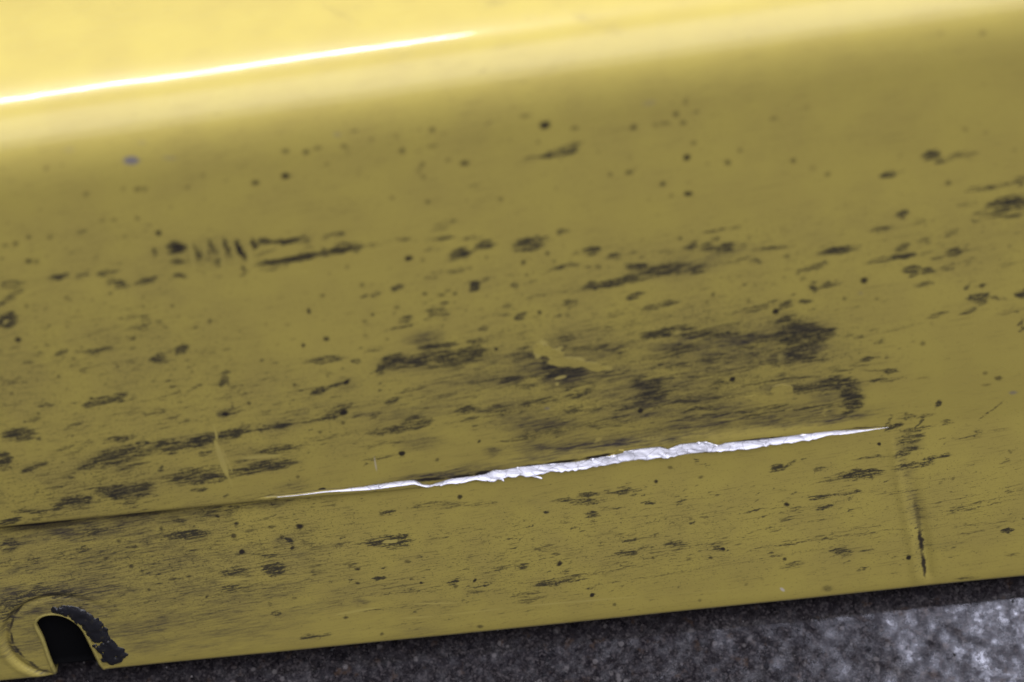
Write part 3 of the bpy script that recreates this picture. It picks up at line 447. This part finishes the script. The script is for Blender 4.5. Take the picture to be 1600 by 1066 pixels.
def paint_material():
    p = NT('yellow_paint')
    pan = p.n('ShaderNodeAttribute', attribute_name='panel').outputs['Vector']
    mk = p.n('ShaderNodeAttribute', attribute_name='marks')
    sep = p.n('ShaderNodeSeparateColor'); p.l(mk.outputs['Color'], sep.inputs[0])
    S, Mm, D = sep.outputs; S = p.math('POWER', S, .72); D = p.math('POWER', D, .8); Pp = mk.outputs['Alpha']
    mk2 = p.n('ShaderNodeAttribute', attribute_name='marks2')
    sep2 = p.n('ShaderNodeSeparateColor'); p.l(mk2.outputs['Color'], sep2.inputs[0])
    B, W, G = sep2.outputs; Kk = mk2.outputs['Alpha']
    # panel coordinates in millimetres, streaks run along the bumper and climb slightly
    mm = p.mapping(pan, (1000, 1000, 1000), (0, 0, math.radians(-5)))
    st = p.mapping(mm, (0.16, 1.0, 1)); st2 = p.mapping(mm, (0.045, 1.0, 1)); iso = p.mapping(mm, (0.55, 0.8, 1))
    n1 = p.noise(st, 1.15, 4, .68)
    n2 = p.noise(st2, 1.7, 3, .6)
    n3 = p.noise(iso, 1.5, 3, .7)
    n4 = p.noise(mm, 0.06, 2, .5)
    fine = p.noise(iso, 2.6, 2, .6)
    nn = p.math('ADD', p.math('MULTIPLY', n1, .40), p.math('ADD', p.math('MULTIPLY', n3, .30), p.math('MULTIPLY', fine, .30)))
    # scuffs
    x = p.math('MULTIPLY', S, p.math('MULTIPLY_ADD', p.math('SUBTRACT', nn, .5), 10.0, 0.66))
    sc = p.ramp(x, 0.18, 0.80)
    sc = p.math('MULTIPLY', sc, p.ramp(S, 0.05, 0.95, 0.40, 0.80))
    fill = p.ramp(p.math('MULTIPLY', S, p.math('MULTIPLY_ADD', p.math('SUBTRACT', n1, .5), 4.5, 0.85)), .20, 1.0, 0, .70)
    patch = p.ramp(p.noise(p.mapping(mm, (.035, .16, 1)), 1.0, 3, .6), .40, .60)
    # loose specks and short hairlines everywhere, by wear density
    gx = p.math('MULTIPLY_ADD', G, 0.14, n1)
    gs = p.ramp(p.math('MULTIPLY_ADD', patch, .03, gx), 0.64, 0.78, 0, .62)
    gs2 = p.ramp(p.math('MULTIPLY_ADD', G, 0.10, fine), 0.655, 0.74, 0, .65)
    gs2 = p.math('MAXIMUM', gs2, p.ramp(p.math('MULTIPLY_ADD', G, .11, p.math('MULTIPLY_ADD', patch, .03, n3)), .655, .76, 0, .62))
    hx = p.math('MULTIPLY_ADD', G, 0.10, n2)
    hs = p.math('MULTIPLY', p.ramp(hx, 0.565, 0.76, 0, .40), p.ramp(n4, .38, .62, .25, 1.0))
    # smears, with some painted shade among them
    sm = p.math('MULTIPLY', Mm, p.math('MULTIPLY_ADD', p.ramp(n1, .34, .70), 0.50, p.math('MULTIPLY_ADD', p.ramp(n2, .36, .66), 0.30, 0.12)))
    sm = p.math('MULTIPLY', p.math('MULTIPLY', sm, p.math('MULTIPLY_ADD', patch, 1.25, .55)), 1.15, clamp=True)
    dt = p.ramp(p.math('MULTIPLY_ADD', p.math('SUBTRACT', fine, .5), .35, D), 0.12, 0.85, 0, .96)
    pale_keep = p.math('SUBTRACT', 1.0, p.ramp(Pp, .25, .6, 0, .95))
    # film of grey dirt over the worn zones
    film = p.math('MULTIPLY', G, p.ramp(n4, .3, .7, .02, .16))
    base = p.mix(p.ramp(n4, .3, .7), YELLOW, (YELLOW[0]*.945, YELLOW[1]*.935, YELLOW[2]*.97, 1))
    c = p.mix(film, base, (.13, .11, .085, 1))
    c = p.mix(p.math('MULTIPLY', sm, pale_keep), c, (.060, .050, .042, 1))
    kk = p.math('MULTIPLY', p.math('MULTIPLY', Kk, p.math('MULTIPLY_ADD', p.ramp(nn, .40, .62), .75, .35)), pale_keep, clamp=True)
    c = p.mix(kk, c, (.045, .038, .031, 1))
    dark = p.math('MAXIMUM', p.math('MAXIMUM', sc, gs), p.math('MAXIMUM', gs2, hs))
    dark = p.math('MULTIPLY', dark, pale_keep)
    c = p.mix(p.math('MULTIPLY', fill, pale_keep), c, (.045, .040, .028, 1))
    c = p.mix(dark, c, (.026, .024, .020, 1))
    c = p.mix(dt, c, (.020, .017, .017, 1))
    c = p.mix(p.ramp(Pp, .2, .9, 0, .16), c, (.62, .53, .20, 1))
    c = p.mix(p.ramp(B, .1, .95, 0, .85), c, (.125, .12, .155, 1))
    c = p.mix(p.ramp(W, .1, .7, 0, .8), c, (.52, .48, .46, 1))
    rough = p.math('MULTIPLY_ADD', p.math('MAXIMUM', p.math('MAXIMUM', dark, sm), p.math('MULTIPLY', G, .35)), 0.30, 0.27)
    coat = p.math('SUBTRACT', 0.34, p.math('MULTIPLY', p.math('MAXIMUM', dark, sm), .5), clamp=True)
    bmp = p.n('ShaderNodeBump'); bmp.inputs['Strength'].default_value = 0.22; bmp.inputs['Distance'].default_value = 0.00025
    hgt = p.math('MULTIPLY', G, p.noise(st2, 1.7, 1, .5))
    p.l(hgt, bmp.inputs['Height'])
    p.set(Base_Color=c, Roughness=rough, Coat_Weight=coat, Coat_Roughness=0.06, Normal=bmp.outputs[0])
    p.b.inputs['Specular IOR Level'].default_value = 0.24
    return p.m
YELLOW = (0.372, 0.305, 0.074, 1)

def torn_material():
    p = NT('torn_white_plastic')
    tc = p.n('ShaderNodeTexCoord').outputs['Object']
    n = p.noise(p.mapping(tc, (500, 1600, 1600)), 1.0, 4, .65)
    n2 = p.noise(tc, 260, 3, .6)
    c = p.mix(p.ramp(n, .60, .74, 0, .6), (.88, .885, .98, 1), (.55, .55, .62, 1))
    c = p.mix(p.ramp(n2, .67, .73, 0, .75), c, (.16, .14, .13, 1))
    vc = p.n('ShaderNodeTexVoronoi', feature='DISTANCE_TO_EDGE', i_Scale=1.0); p.l(p.mapping(tc, (190, 330, 330), (0, 0, .5)), vc.inputs['Vector'])
    c = p.mix(p.ramp(vc.outputs['Distance'], .035, .008, 0, .55), c, (.20, .19, .22, 1))
    bmp = p.n('ShaderNodeBump'); bmp.inputs['Strength'].default_value = .35; bmp.inputs['Distance'].default_value = .0003
    p.l(n, bmp.inputs['Height'])
    p.set(Base_Color=c, Roughness=.6, Normal=bmp.outputs[0])
    return p.m
def grease_material():
    p = NT('black_grease')
    tc = p.n('ShaderNodeTexCoord').outputs['Object']
    n = p.noise(tc, 380, 4, .7)
    c = p.mix(p.ramp(n, .56, .70, 0, .7), (.012, .012, .015, 1), (.060, .052, .028, 1))
    bmp = p.n('ShaderNodeBump'); bmp.inputs['Strength'].default_value = .5; bmp.inputs['Distance'].default_value = .0004
    p.l(n, bmp.inputs['Height'])
    p.set(Base_Color=c, Roughness=.38, Normal=bmp.outputs[0])
    return p.m
def plain_paint(name, colr, rough=.35):
    p = NT(name)
    tc = p.n('ShaderNodeTexCoord').outputs['Object']
    n = p.noise(tc, 420, 4, .65)
    c = p.mix(p.ramp(n, .5, .75, 0, .5), colr, tuple(x*.45 for x in colr[:3])+(1,))
    bmp = p.n('ShaderNodeBump'); bmp.inputs['Strength'].default_value = .3; bmp.inputs['Distance'].default_value = .0002
    p.l(n, bmp.inputs['Height'])
    p.set(Base_Color=c, Roughness=rough, Normal=bmp.outputs[0])
    return p.m
def floor_material():
    p = NT('worn_concrete')
    tc = p.n('ShaderNodeTexCoord').outputs['Object']
    mm = p.mapping(tc, (1000, 1000, 1000))
    big = p.noise(mm, .05, 4, .6); mid = p.noise(mm, .28, 4, .65); fin = p.noise(mm, 2.4, 2, .75)
    c = p.mix(p.ramp(mid, .3, .7), (.006, .0052, .0060, 1), (.014, .0122, .0155, 1))
    c = p.mix(p.ramp(fin, .50, .66, 0, .85), c, (.040, .035, .035, 1))
    c = p.mix(p.ramp(fin, .47, .36, 0, .85), c, (.010, .009, .011, 1))
    c = p.mix(p.ramp(p.noise(mm, .17, 3, .6), .58, .70, 0, .6), c, (.045, .028, .018, 1))
    v = p.n('ShaderNodeTexVoronoi', feature='F1', i_Scale=.42, i_Randomness=1.0); p.l(mm, v.inputs['Vector'])
    vs = p.n('ShaderNodeSeparateColor'); p.l(v.outputs['Color'], vs.inputs[0])
    dot = p.math('MULTIPLY', p.ramp(v.outputs['Distance'], .46, .30), p.ramp(vs.outputs[0], .90, .92))
    c = p.mix(p.math('MULTIPLY', dot, .8), c, (.085, .078, .078, 1))
    dk = p.math('MULTIPLY', p.ramp(v.outputs['Distance'], .62, .45), p.ramp(vs.outputs[1], .84, .86))
    c = p.mix(p.math('MULTIPLY', dk, .9), c, (.005, .0045, .006, 1))
    v2 = p.n('ShaderNodeTexVoronoi', feature='F1', i_Scale=1.35, i_Randomness=1.0); p.l(mm, v2.inputs['Vector'])
    v2s = p.n('ShaderNodeSeparateColor'); p.l(v2.outputs['Color'], v2s.inputs[0])
    c = p.mix(p.ramp(v2s.outputs[0], .60, 1.0, 0, .6), c, (.062, .054, .055, 1))
    c = p.mix(p.ramp(v2s.outputs[1], .60, 1.0, 0, .75), c, (.006, .005, .007, 1))
    # hairline scratches
    w1 = p.n('ShaderNodeTexWave', i_Scale=.022, i_Distortion=2.2, i_Detail=1.0); p.l(p.mapping(mm, (1, 1, 1), (0, 0, .9)), w1.inputs['Vector'])
    scr = p.ramp(w1.outputs['Fac'], .9985, .9998, 0, .7)
    c = p.mix(scr, c, (.03, .028, .03, 1))
    bmp = p.n('ShaderNodeBump'); bmp.inputs['Strength'].default_value = .5; bmp.inputs['Distance'].default_value = .0011
    h = p.noise(mm, .075, 1.0, .45)
    p.l(h, bmp.inputs['Height'])
    ro = p.ramp(mid, .38, .62, .14, .30)
    sp = p.math('MULTIPLY', p.ramp(fin, .36, .62, .18, .40), p.ramp(p.noise(mm, .22, 3, .6), .38, .62, .45, 1.25))
    p.set(Base_Color=c, Roughness=ro, Normal=bmp.outputs[0], Specular_IOR_Level=sp)
    return p.m

M_PAINT = paint_material(); M_TORN = torn_material(); M_GREASE = grease_material(); M_FLOOR = floor_material()
M_FLAKE = plain_paint('end_paint', (.42, .35, .08, 1), .35)
M_RIM = plain_paint('worn_slot_edge', (.27, .225, .065, 1), .30)

# ------------------------------------------------------------------ floor
bm = bmesh.new()
bmesh.ops.create_grid(bm, x_segments=8, y_segments=8, size=3.5)
me = bpy.data.meshes.new('floor'); bm.to_mesh(me); bm.free(); me.materials.append(M_FLOOR)
floor = bpy.data.objects.new('floor', me); col.objects.link(floor); floor['kind'] = 'structure'

# ------------------------------------------------------------------ bumper
bumper = empty('car_bumper', (0, 0, 0), 'scuffed yellow plastic car bumper with a long white split, standing on the concrete floor', 'bumper')

us = np.concatenate([np.arange(-0.46, -0.206, 0.006), np.arange(-0.206, 0.188, 0.00042), np.arange(0.188, 0.47, 0.006)])
low = np.concatenate([np.arange(-LIP-0.026, -LIP-0.003, 0.002), np.arange(-LIP-0.003, -LIP+0.008, 0.0003), np.arange(-LIP+0.008, -0.0060, 0.00042), np.arange(-0.0060, -0.00005, 0.00022), [-1e-6]])
# unseen back, closed down to the floor to keep light out
_vb = np.linspace(0.30, 0.79, 4000)
_yb, _zb, _tb = section(_vb*0, _vb-LIP)
_zw = lean(np.stack([_vb*0, _yb, _zb], -1))[:, 2]
r_end = _vb[np.argmax(_zw < 0.001)] - LIP
hi = np.concatenate([[-1e-6, 1e-6], np.arange(0.0002, 0.0064, 0.00022), np.arange(0.0064, 0.205, 0.00042), np.linspace(0.2055, r_end, 60)])

def mark_fields(u, r):
    n = len(u)
    out = {k: np.zeros(n, np.float32) for k in 'smdpbwgk'}; out['q'] = out['p']
    # scuffs are never clean ellipses: shake the outline with short, streaky noise
    u0_, r0_ = u, r
    w1 = vnoise(u*900+7, r*1500+3, 0)-.5; w2 = vnoise(u*260+11, r*900+5, 1)-.5; w3 = vnoise(u*1900, r*2600, 2)-.5
    u = u + 0.0016*w2 + 0.0009*w1; r = r + 0.0010*w2 + 0.0009*w1 + 0.0005*w3
    order = np.argsort(u, kind='stable'); uo = u[order]
    warped = (u, r, order, uo)
    ord0 = np.argsort(u0_, kind='stable'); plain = (u0_, r0_, ord0, u0_[ord0])
    uh, rh = u0_+.35*(u-u0_), r0_+.35*(r-r0_); oh = np.argsort(uh, kind='stable'); half = (uh, rh, oh, uh[oh])
    for k, txt in MARKS.items():
        f = out[k]
        u, r, order, uo = warped if k in 'smgqk' else half if k == 'd' else plain
        for row in txt.replace('\n', ';').split(';'):
            q = row.split()
            if len(q) < 7: continue
            cu, cr, au, ar, bu, br = [float(v)*1e-5 for v in q[:6]]; s = float(q[6])*0.01
            ext = 1.5*(abs(au)+abs(bu))
            i0, i1 = np.searchsorted(uo, [cu-ext, cu+ext])
            ids = order[i0:i1]
            dr = r[ids]-cr
            keep = np.abs(dr) < 1.5*(abs(ar)+abs(br)); ids = ids[keep]; dr = dr[keep]; dd = u[ids]-cu
            det = au*br-ar*bu
            a = (dd*br-dr*bu)/det; b = (dr*au-dd*ar)/det
            d = np.sqrt(a*a+b*b)
            if k == 'g':
                val = s*sstep(1.4, 0.3, d); f[ids] = np.maximum(f[ids], val)
            elif k == 'k':
                val = s*np.exp(-1.5*d**2)*sstep(1.5, 1.0, d); f[ids] = 1-(1-f[ids])*(1-val)
            elif k == 'm':
                val = np.minimum(s, 1)*np.exp(-1.3*d**2)*sstep(1.5, 1.0, d); f[ids] = 1-(1-f[ids])*(1-val)
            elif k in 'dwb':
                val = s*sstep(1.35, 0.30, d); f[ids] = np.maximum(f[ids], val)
            else:
                if k == 's' and s > .55:
                    h_ = 0.30*s*np.exp(-1.1*d**2)*sstep(1.5, 1.0, d); out['m'][ids] = 1-(1-out['m'][ids])*(1-h_)
                val = s*sstep(1.55, 0.60, d); f[ids] = np.maximum(f[ids], val)
    # countless small nicks and specks, thickest where the wear is heaviest
    rg = np.random.RandomState(23)
    u, r, order, uo = warped
    gfield = out['g']
    cells = {}
    cu = rg.uniform(-.185, .165, 8500); cr = rg.uniform(-.068, .150, 8500)
    near = lambda a, b: np.minimum(np.searchsorted(uo, a), len(uo)-1)
    for a, b, e, f_, g_ in zip(cu, cr, rg.rand(8500), rg.rand(8500), rg.rand(8500)):
        i0, i1 = np.searchsorted(uo, [a-.003, a+.003])
        ids = order[i0:i1]
        q = ids[np.abs(r[ids]-b) < .0016]
        if len(q) == 0 or gfield[q].mean() < .16+.75*e: continue
        hl = .0003+.0016*f_**2.5; hw = .00022+.0003*g_*f_; s = .28+.42*rg.rand()
        dd = u[q]-a; dr = r[q]-b-.12*dd
        d = np.sqrt((dd/hl)**2+(dr/hw)**2)
        out['s'][q] = np.maximum(out['s'][q], s*sstep(1.6, .4, d))
    return out

def in_poly(px, py, poly):
    x0, y0 = poly[:, 0], poly[:, 1]; x1, y1 = np.roll(x0, -1), np.roll(y0, -1)
    c = np.zeros(len(px), bool)
    for a, b, cx, d in zip(x0, y0, x1, y1):
        m = ((b > py) != (d > py))
        if b != d: m &= px < (cx-a)*(py-b)/(d-b)+a
        c ^= m
    return c
def smooth_poly(p, closed=True, it=3):
    p = np.array(p, float)
    for _ in range(it):
        if closed:
            q = np.roll(p, -1, 0); p = np.stack([.75*p+.25*q, .25*p+.75*q], 1).reshape(-1, 2)
        else:
            a, b = p[:-1], p[1:]; m = np.stack([.75*a+.25*b, .25*a+.75*b], 1).reshape(-1, 2); p = np.concatenate([p[:1], m, p[-1:]])
    return p
# open outline of the slot, from the right foot over the top to the left foot
slot_line = smooth_poly([(-.1462, -.0765), (-.14617, -.0708)] + [tuple(x) for x in NOTCHP[2:14]] + [(-.16275, -.0618), (-.16225, -.0689), (-.1622, -.0765)], False, 2)
slot_poly = np.concatenate([slot_line, [(-.1622, -LIP-.03), (-.1462, -LIP-.03)]])

def skin(name, rows):
    nu, nr = len(us), len(rows)
    Uu, Rh = np.meshgrid(us, rows, indexing='ij')
    Rr = Rh + crease_line(Uu)*np.exp(-(Rh/0.02)**2)
    Uf, Rf = Uu.ravel(), Rr.ravel()
    quads = grid_quads(nu, nr)
    if rows[0] < -0.03:
        cand = np.where((Uf > -.17) & (Uf < -.14) & (Rf < -.035))[0]
        ins = np.zeros(len(Uf), bool); ins[cand] = in_poly(Uf[cand], Rf[cand], slot_poly)
        keep = ~ins[quads].all(1)
        edge = np.unique(quads[keep & ins[quads].any(1)]); edge = edge[ins[edge]]
        for i in edge:                      # pull the ragged border onto the outline
            j = np.argmin((slot_line[:, 0]-Uf[i])**2+(slot_line[:, 1]-Rf[i])**2)
            if Rf[i] > -LIP-.001: Uf[i], Rf[i] = slot_line[j]
        quads = quads[keep]
    V = surf(Uf, Rf)
    F = mark_fields(Uf, Rf)
    o = mesh_np(name, V, quads, M_PAINT, bumper)
    me = o.data
    a = me.attributes.new('panel', 'FLOAT_VECTOR', 'POINT'); a.data.foreach_set('vector', np.stack([Uf, Rf, Uf*0], -1).astype(np.float32).ravel())
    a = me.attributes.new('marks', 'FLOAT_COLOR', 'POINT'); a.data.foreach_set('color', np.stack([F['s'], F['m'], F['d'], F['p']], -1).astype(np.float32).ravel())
    a = me.attributes.new('marks2', 'FLOAT_COLOR', 'POINT'); a.data.foreach_set('color', np.stack([F['b'], F['w'], F['g'], F['k']], -1).astype(np.float32).ravel())
    return o
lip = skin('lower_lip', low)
face = skin('upper_face', hi)
face['label'] = 'upper face of the bumper, rolling over a bright shoulder'
lip['label'] = 'lower lip under the split, with a bolt slot'

# made-up closed ends, out of the picture, keep light out of the shell
for ue in (us[0], us[-1]):
    rr = np.concatenate([low[::4], hi[::6], [hi[-1]]])
    P3 = surf(np.full(len(rr), ue), rr)
    me = bpy.data.meshes.new('end_blocker'); me.from_pydata(P3.tolist(), [], [list(range(len(rr)))]); me.materials.append(M_FLAKE)
    o = bpy.data.objects.new('end_blocker', me); col.objects.link(o); o.parent = bumper

# ---- torn white plastic along the split
tu = np.arange(-0.0780, 0.1140, 0.00030); K = 17
tt = np.linspace(0, 1, K)
lo = np.interp(tu, LOu, LOr); up = np.interp(tu, UPu, UPr)
jag = (vnoise(tu*900, tu*0+3, 2)-.5); jag2 = (vnoise(tu*330, tu*0+8, 3)-.5)
wid = np.maximum(up-lo, 0.00025); up = lo+wid*(.03+.97*sstep(-.0740, -.008, tu)*sstep(.1142, .088, tu)); wid = up-lo
lo = lo + wid*0.035*jag; up = up + wid*(0.20*jag2+.14*jag)
TU = np.repeat(tu[:, None], K, 1); TT = np.repeat(tt[None, :], len(tu), 0)
TR = lo[:, None] + (up-lo)[:, None]*TT
shear = 0.0012*(TT-.5)
fold = np.abs(((TU*150+TT*1.1+1.6*vnoise(TU*240, TT*2, 1)) % 1.0)-.5)*2         # slanted torn folds
body = 0.0026 - 0.0016*TT + 0.0003*(fold-.5) + 0.0002*(vnoise(TU*700, TT*4+TU*300, 0)-.5) + 0.0004*(vnoise(TU*200+5, TT*2, 2)-.5)
edge = np.minimum(TT, 1-TT); body = body*sstep(-0.02, 0.16, edge) - 0.0006*(1-sstep(0, .10, edge))
taper = sstep(-0.0842, -0.045, tu)*sstep(0.114, 0.085, tu)
body = body*(0.35+0.65*taper[:, None]) + 0.0002*(1-taper[:, None])
body = body*np.clip(wid/.0042, .12, 1)[:, None]
V = surf(TU.ravel(), TR.ravel(), body.ravel())
torn = mesh_np('torn_edge', V, grid_quads(len(tu), K), M_TORN, bumper)
torn['label'] = 'ragged strip of bare white plastic showing in the split'
# a few loose slivers
def sliver(u0, r0, u1, r1, w, hgt):
    n = 9; t = np.linspace(0, 1, n); uu = u0+(u1-u0)*t; rr = r0+(r1-r0)*t
    ww = w*np.sin(np.pi*np.clip(t*.85+.1, 0, 1)); q = np.array([-1, 0, 1.])
    A = np.repeat(uu[:, None], 3, 1); Bq = rr[:, None]+ww[:, None]*q[None]; H = hgt*(.3+t[:, None])*np.array([.55, 1, .55])[None]
    return mesh_np('white_sliver', surf(A.ravel(), Bq.ravel(), H.ravel()+0.0003), grid_quads(n, 3), M_TORN, bumper)
sliver(.0012, -.0020, .0049, -.0030, .0004, .0011)
sliver(-.0480, -.0001, -.0452, .0016, .0002, .0010)
sliver(-.0120, -.0016, -.0070, -.0022, .0005, .0012)
sliver(.0700, .0012, .0760, .0020, .0004, .0010)

# ---- lifted flakes of yellow paint
def flake(poly, hgt, name='paint_flake', curl=0.0, it=1):
    p = smooth_poly(np.array(poly, float)*1e-5, True, it); n = len(p); c = p.mean(0)
    p = p + .0016*np.stack([vnoise(p[:, 0]*900, p[:, 1]*900, 1), vnoise(p[:, 0]*900+40, p[:, 1]*900, 2)], -1)-.0008
    rings = [(1.0, -.00003), (0.985, hgt), (0.80, hgt), (0.45, hgt)]
    V = []; 
    for s, h in rings:
        q = c+(p-c)*s; V.append(surf(q[:, 0], q[:, 1], h+curl*(q[:, 1]-c[1])))
    V.append(surf(c[None, 0], c[None, 1], hgt*.85))
    V = np.concatenate(V); Q = []
    k = np.arange(n); k2 = (k+1) % n
    for j in range(3): Q.append(np.stack([j*n+k, j*n+k2, (j+1)*n+k2, (j+1)*n+k], -1))
    Q = np.concatenate(Q)
    o = mesh_np(name, V[:4*n], Q, M_PAINT, bumper, False)
    b = bmesh.new(); b.from_mesh(o.data); b.verts.ensure_lookup_table()
    f = b.faces.new([b.verts[3*n+int(i)] for i in k]); f.smooth = False
    bmesh.ops.recalc_face_normals(b, faces=b.faces); b.to_mesh(o.data); b.free()
    q = np.concatenate([c+(p-c)*s for s, h in rings])
    a = o.data.attributes.new('panel', 'FLOAT_VECTOR', 'POINT'); a.data.foreach_set('vector', np.concatenate([q, q[:, :1]*0], 1).astype(np.float32).ravel())
    a = o.data.attributes.new('marks', 'FLOAT_COLOR', 'POINT'); a.data.foreach_set('color', np.tile(np.array([.0, .0, 0, 0], np.float32), len(q)))
    a = o.data.attributes.new('marks2', 'FLOAT_COLOR', 'POINT'); a.data.foreach_set('color', np.tile(np.array([0, 0, .45, 0], np.float32), len(q)))
    return o
flake(FLAKEA, .00004); flake(FLAKEB, .00004, it=0); flake(FLAPC, .0004, curl=.10)

# ---- black plate added behind the slot to keep the opening dark
pu = np.linspace(-.185, -.120, 14); pr = np.linspace(-.0738, -.030, 12)
PU, PR = np.meshgrid(pu, pr, indexing='ij')
M_DARK = plain_paint('slot_black', (.002, .002, .0025, 1), .9)
M_DARK.node_tree.nodes['Principled BSDF'].inputs['Specular IOR Level'].default_value = .08
backing = mesh_np('slot_dark_backing', surf(PU.ravel(), PR.ravel(), -.0036), grid_quads(len(pu), len(pr)), M_DARK, bumper)

# ---- bolt slot: rounded raw rim and the grease beside it
n = len(slot_line)
tan = np.gradient(slot_line, axis=0); tan /= np.linalg.norm(tan, axis=1)[:, None]
nor = np.stack([tan[:, 1], -tan[:, 0]], -1)
if (nor[n//2] @ (slot_line[n//2]-np.array([-.1545, -.06]))) < 0: nor = -nor   # away from the opening
ringsR = [(.0009, -.00010), (.0005, .00022), (.0001, .00022), (-.0003, -.0001), (-.0004, -.0008), (-.0003, -.0018)]
V = np.concatenate([surf(slot_line[:, 0]+nor[:, 0]*a, np.maximum(slot_line[:, 1]+nor[:, 1]*a, -LIP-.004), h) for a, h in ringsR])
k = np.arange(n-1); Q = np.concatenate([np.stack([j*n+k, j*n+k+1, (j+1)*n+k+1, (j+1)*n+k], -1) for j in range(len(ringsR)-1)])
rim = mesh_np('slot_rim', V, Q, M_RIM, bumper)
gp = np.array(GREASE, float)*1e-5
g0 = gp.min(0)-.001; g1 = gp.max(0)+.001
gu = np.arange(g0[0], g1[0], .00025); gr = np.arange(g0[1], g1[1], .00025)
GU, GR = np.meshgrid(gu, gr, indexing='ij'); fu, fr = GU.ravel(), GR.ravel()
wob = .0007*(np.stack([vnoise(fu*700, fr*700, 1), vnoise(fu*700+50, fr*700, 2)], -1)-.5)*2
gs_ = smooth_poly(gp, True, 2)
inn = in_poly(fu+wob[:, 0], fr+wob[:, 1], gs_)
dist = np.full(len(fu), 1.0)
for a in gs_: dist = np.minimum(dist, np.hypot(fu+wob[:, 0]-a[0], fr+wob[:, 1]-a[1]))
hg = np.where(inn, .0001+.0005*sstep(0, .0022, dist)+.0004*(vnoise(fu*420, fr*420, 3)-.42)*sstep(0, .001, dist), -.0008)
hg = hg - .0006*sstep(.30, .22, vnoise(fu*420+9, fr*420, 0)*.6+vnoise(fu*1100, fr*1100+4, 1)*.4)
hole = in_poly(fu, fr, slot_poly)
Qg = grid_quads(len(gu), len(gr)); kp = inn[Qg].any(1) & ~hole[Qg].any(1)
used = np.unique(Qg[kp]); remap = np.zeros(len(fu), int); remap[used] = np.arange(len(used))
grease = mesh_np('grease_smear', surf(fu[used], fr[used], hg[used]), remap[Qg[kp]], M_GREASE, bumper)
grease['label'] = 'thick black grease smeared down beside the bolt slot'

# ------------------------------------------------------------------ sand and crumbs lying on the floor
def grit(name, count, colr, smin, smax, seed, label):
    rg = np.random.RandomState(seed); V = []; Fc = []
    octa = np.array([(1, 0, 0), (0, 1, 0), (-1, 0, 0), (0, -1, 0), (0, 0, 1), (0, 0, -1)], float)
    fs = [(0, 1, 4), (1, 2, 4), (2, 3, 4), (3, 0, 4), (1, 0, 5), (2, 1, 5), (3, 2, 5), (0, 3, 5)]
    for i in range(count):
        x = rg.uniform(-.24, .26); y = -.10+.115*rg.rand()
        s = smin+(smax-smin)*rg.rand()**3
        q = octa*(s*rg.uniform(.6, 1.3), s*rg.uniform(.6, 1.3), s*.55)*rg.uniform(.75, 1.2, (6, 1))
        a = rg.rand()*6.28; ca, sa = math.cos(a), math.sin(a)
        q = np.stack([q[:, 0]*ca-q[:, 1]*sa+x, q[:, 0]*sa+q[:, 1]*ca+y, q[:, 2]+s*.4], -1)
        n0 = len(V); V += q.tolist(); Fc += [tuple(n0+j for j in f) for f in fs]
    me = bpy.data.meshes.new(name); me.from_pydata(V, [], Fc); me.materials.append(plain_paint(name+'_stone', colr, .6))
    o = bpy.data.objects.new(name, me); col.objects.link(o)
    o['kind'] = 'stuff'; o['label'] = label; o['category'] = 'grit'
    return o
grit('pale_grit', 420, (.17, .155, .155, 1), .00012, .00050, 3, 'pale sand grains scattered on the concrete floor')
grit('dark_grit', 380, (.010, .009, .011, 1), .00015, .00085, 4, 'dark crumbs of dirt scattered on the concrete floor')
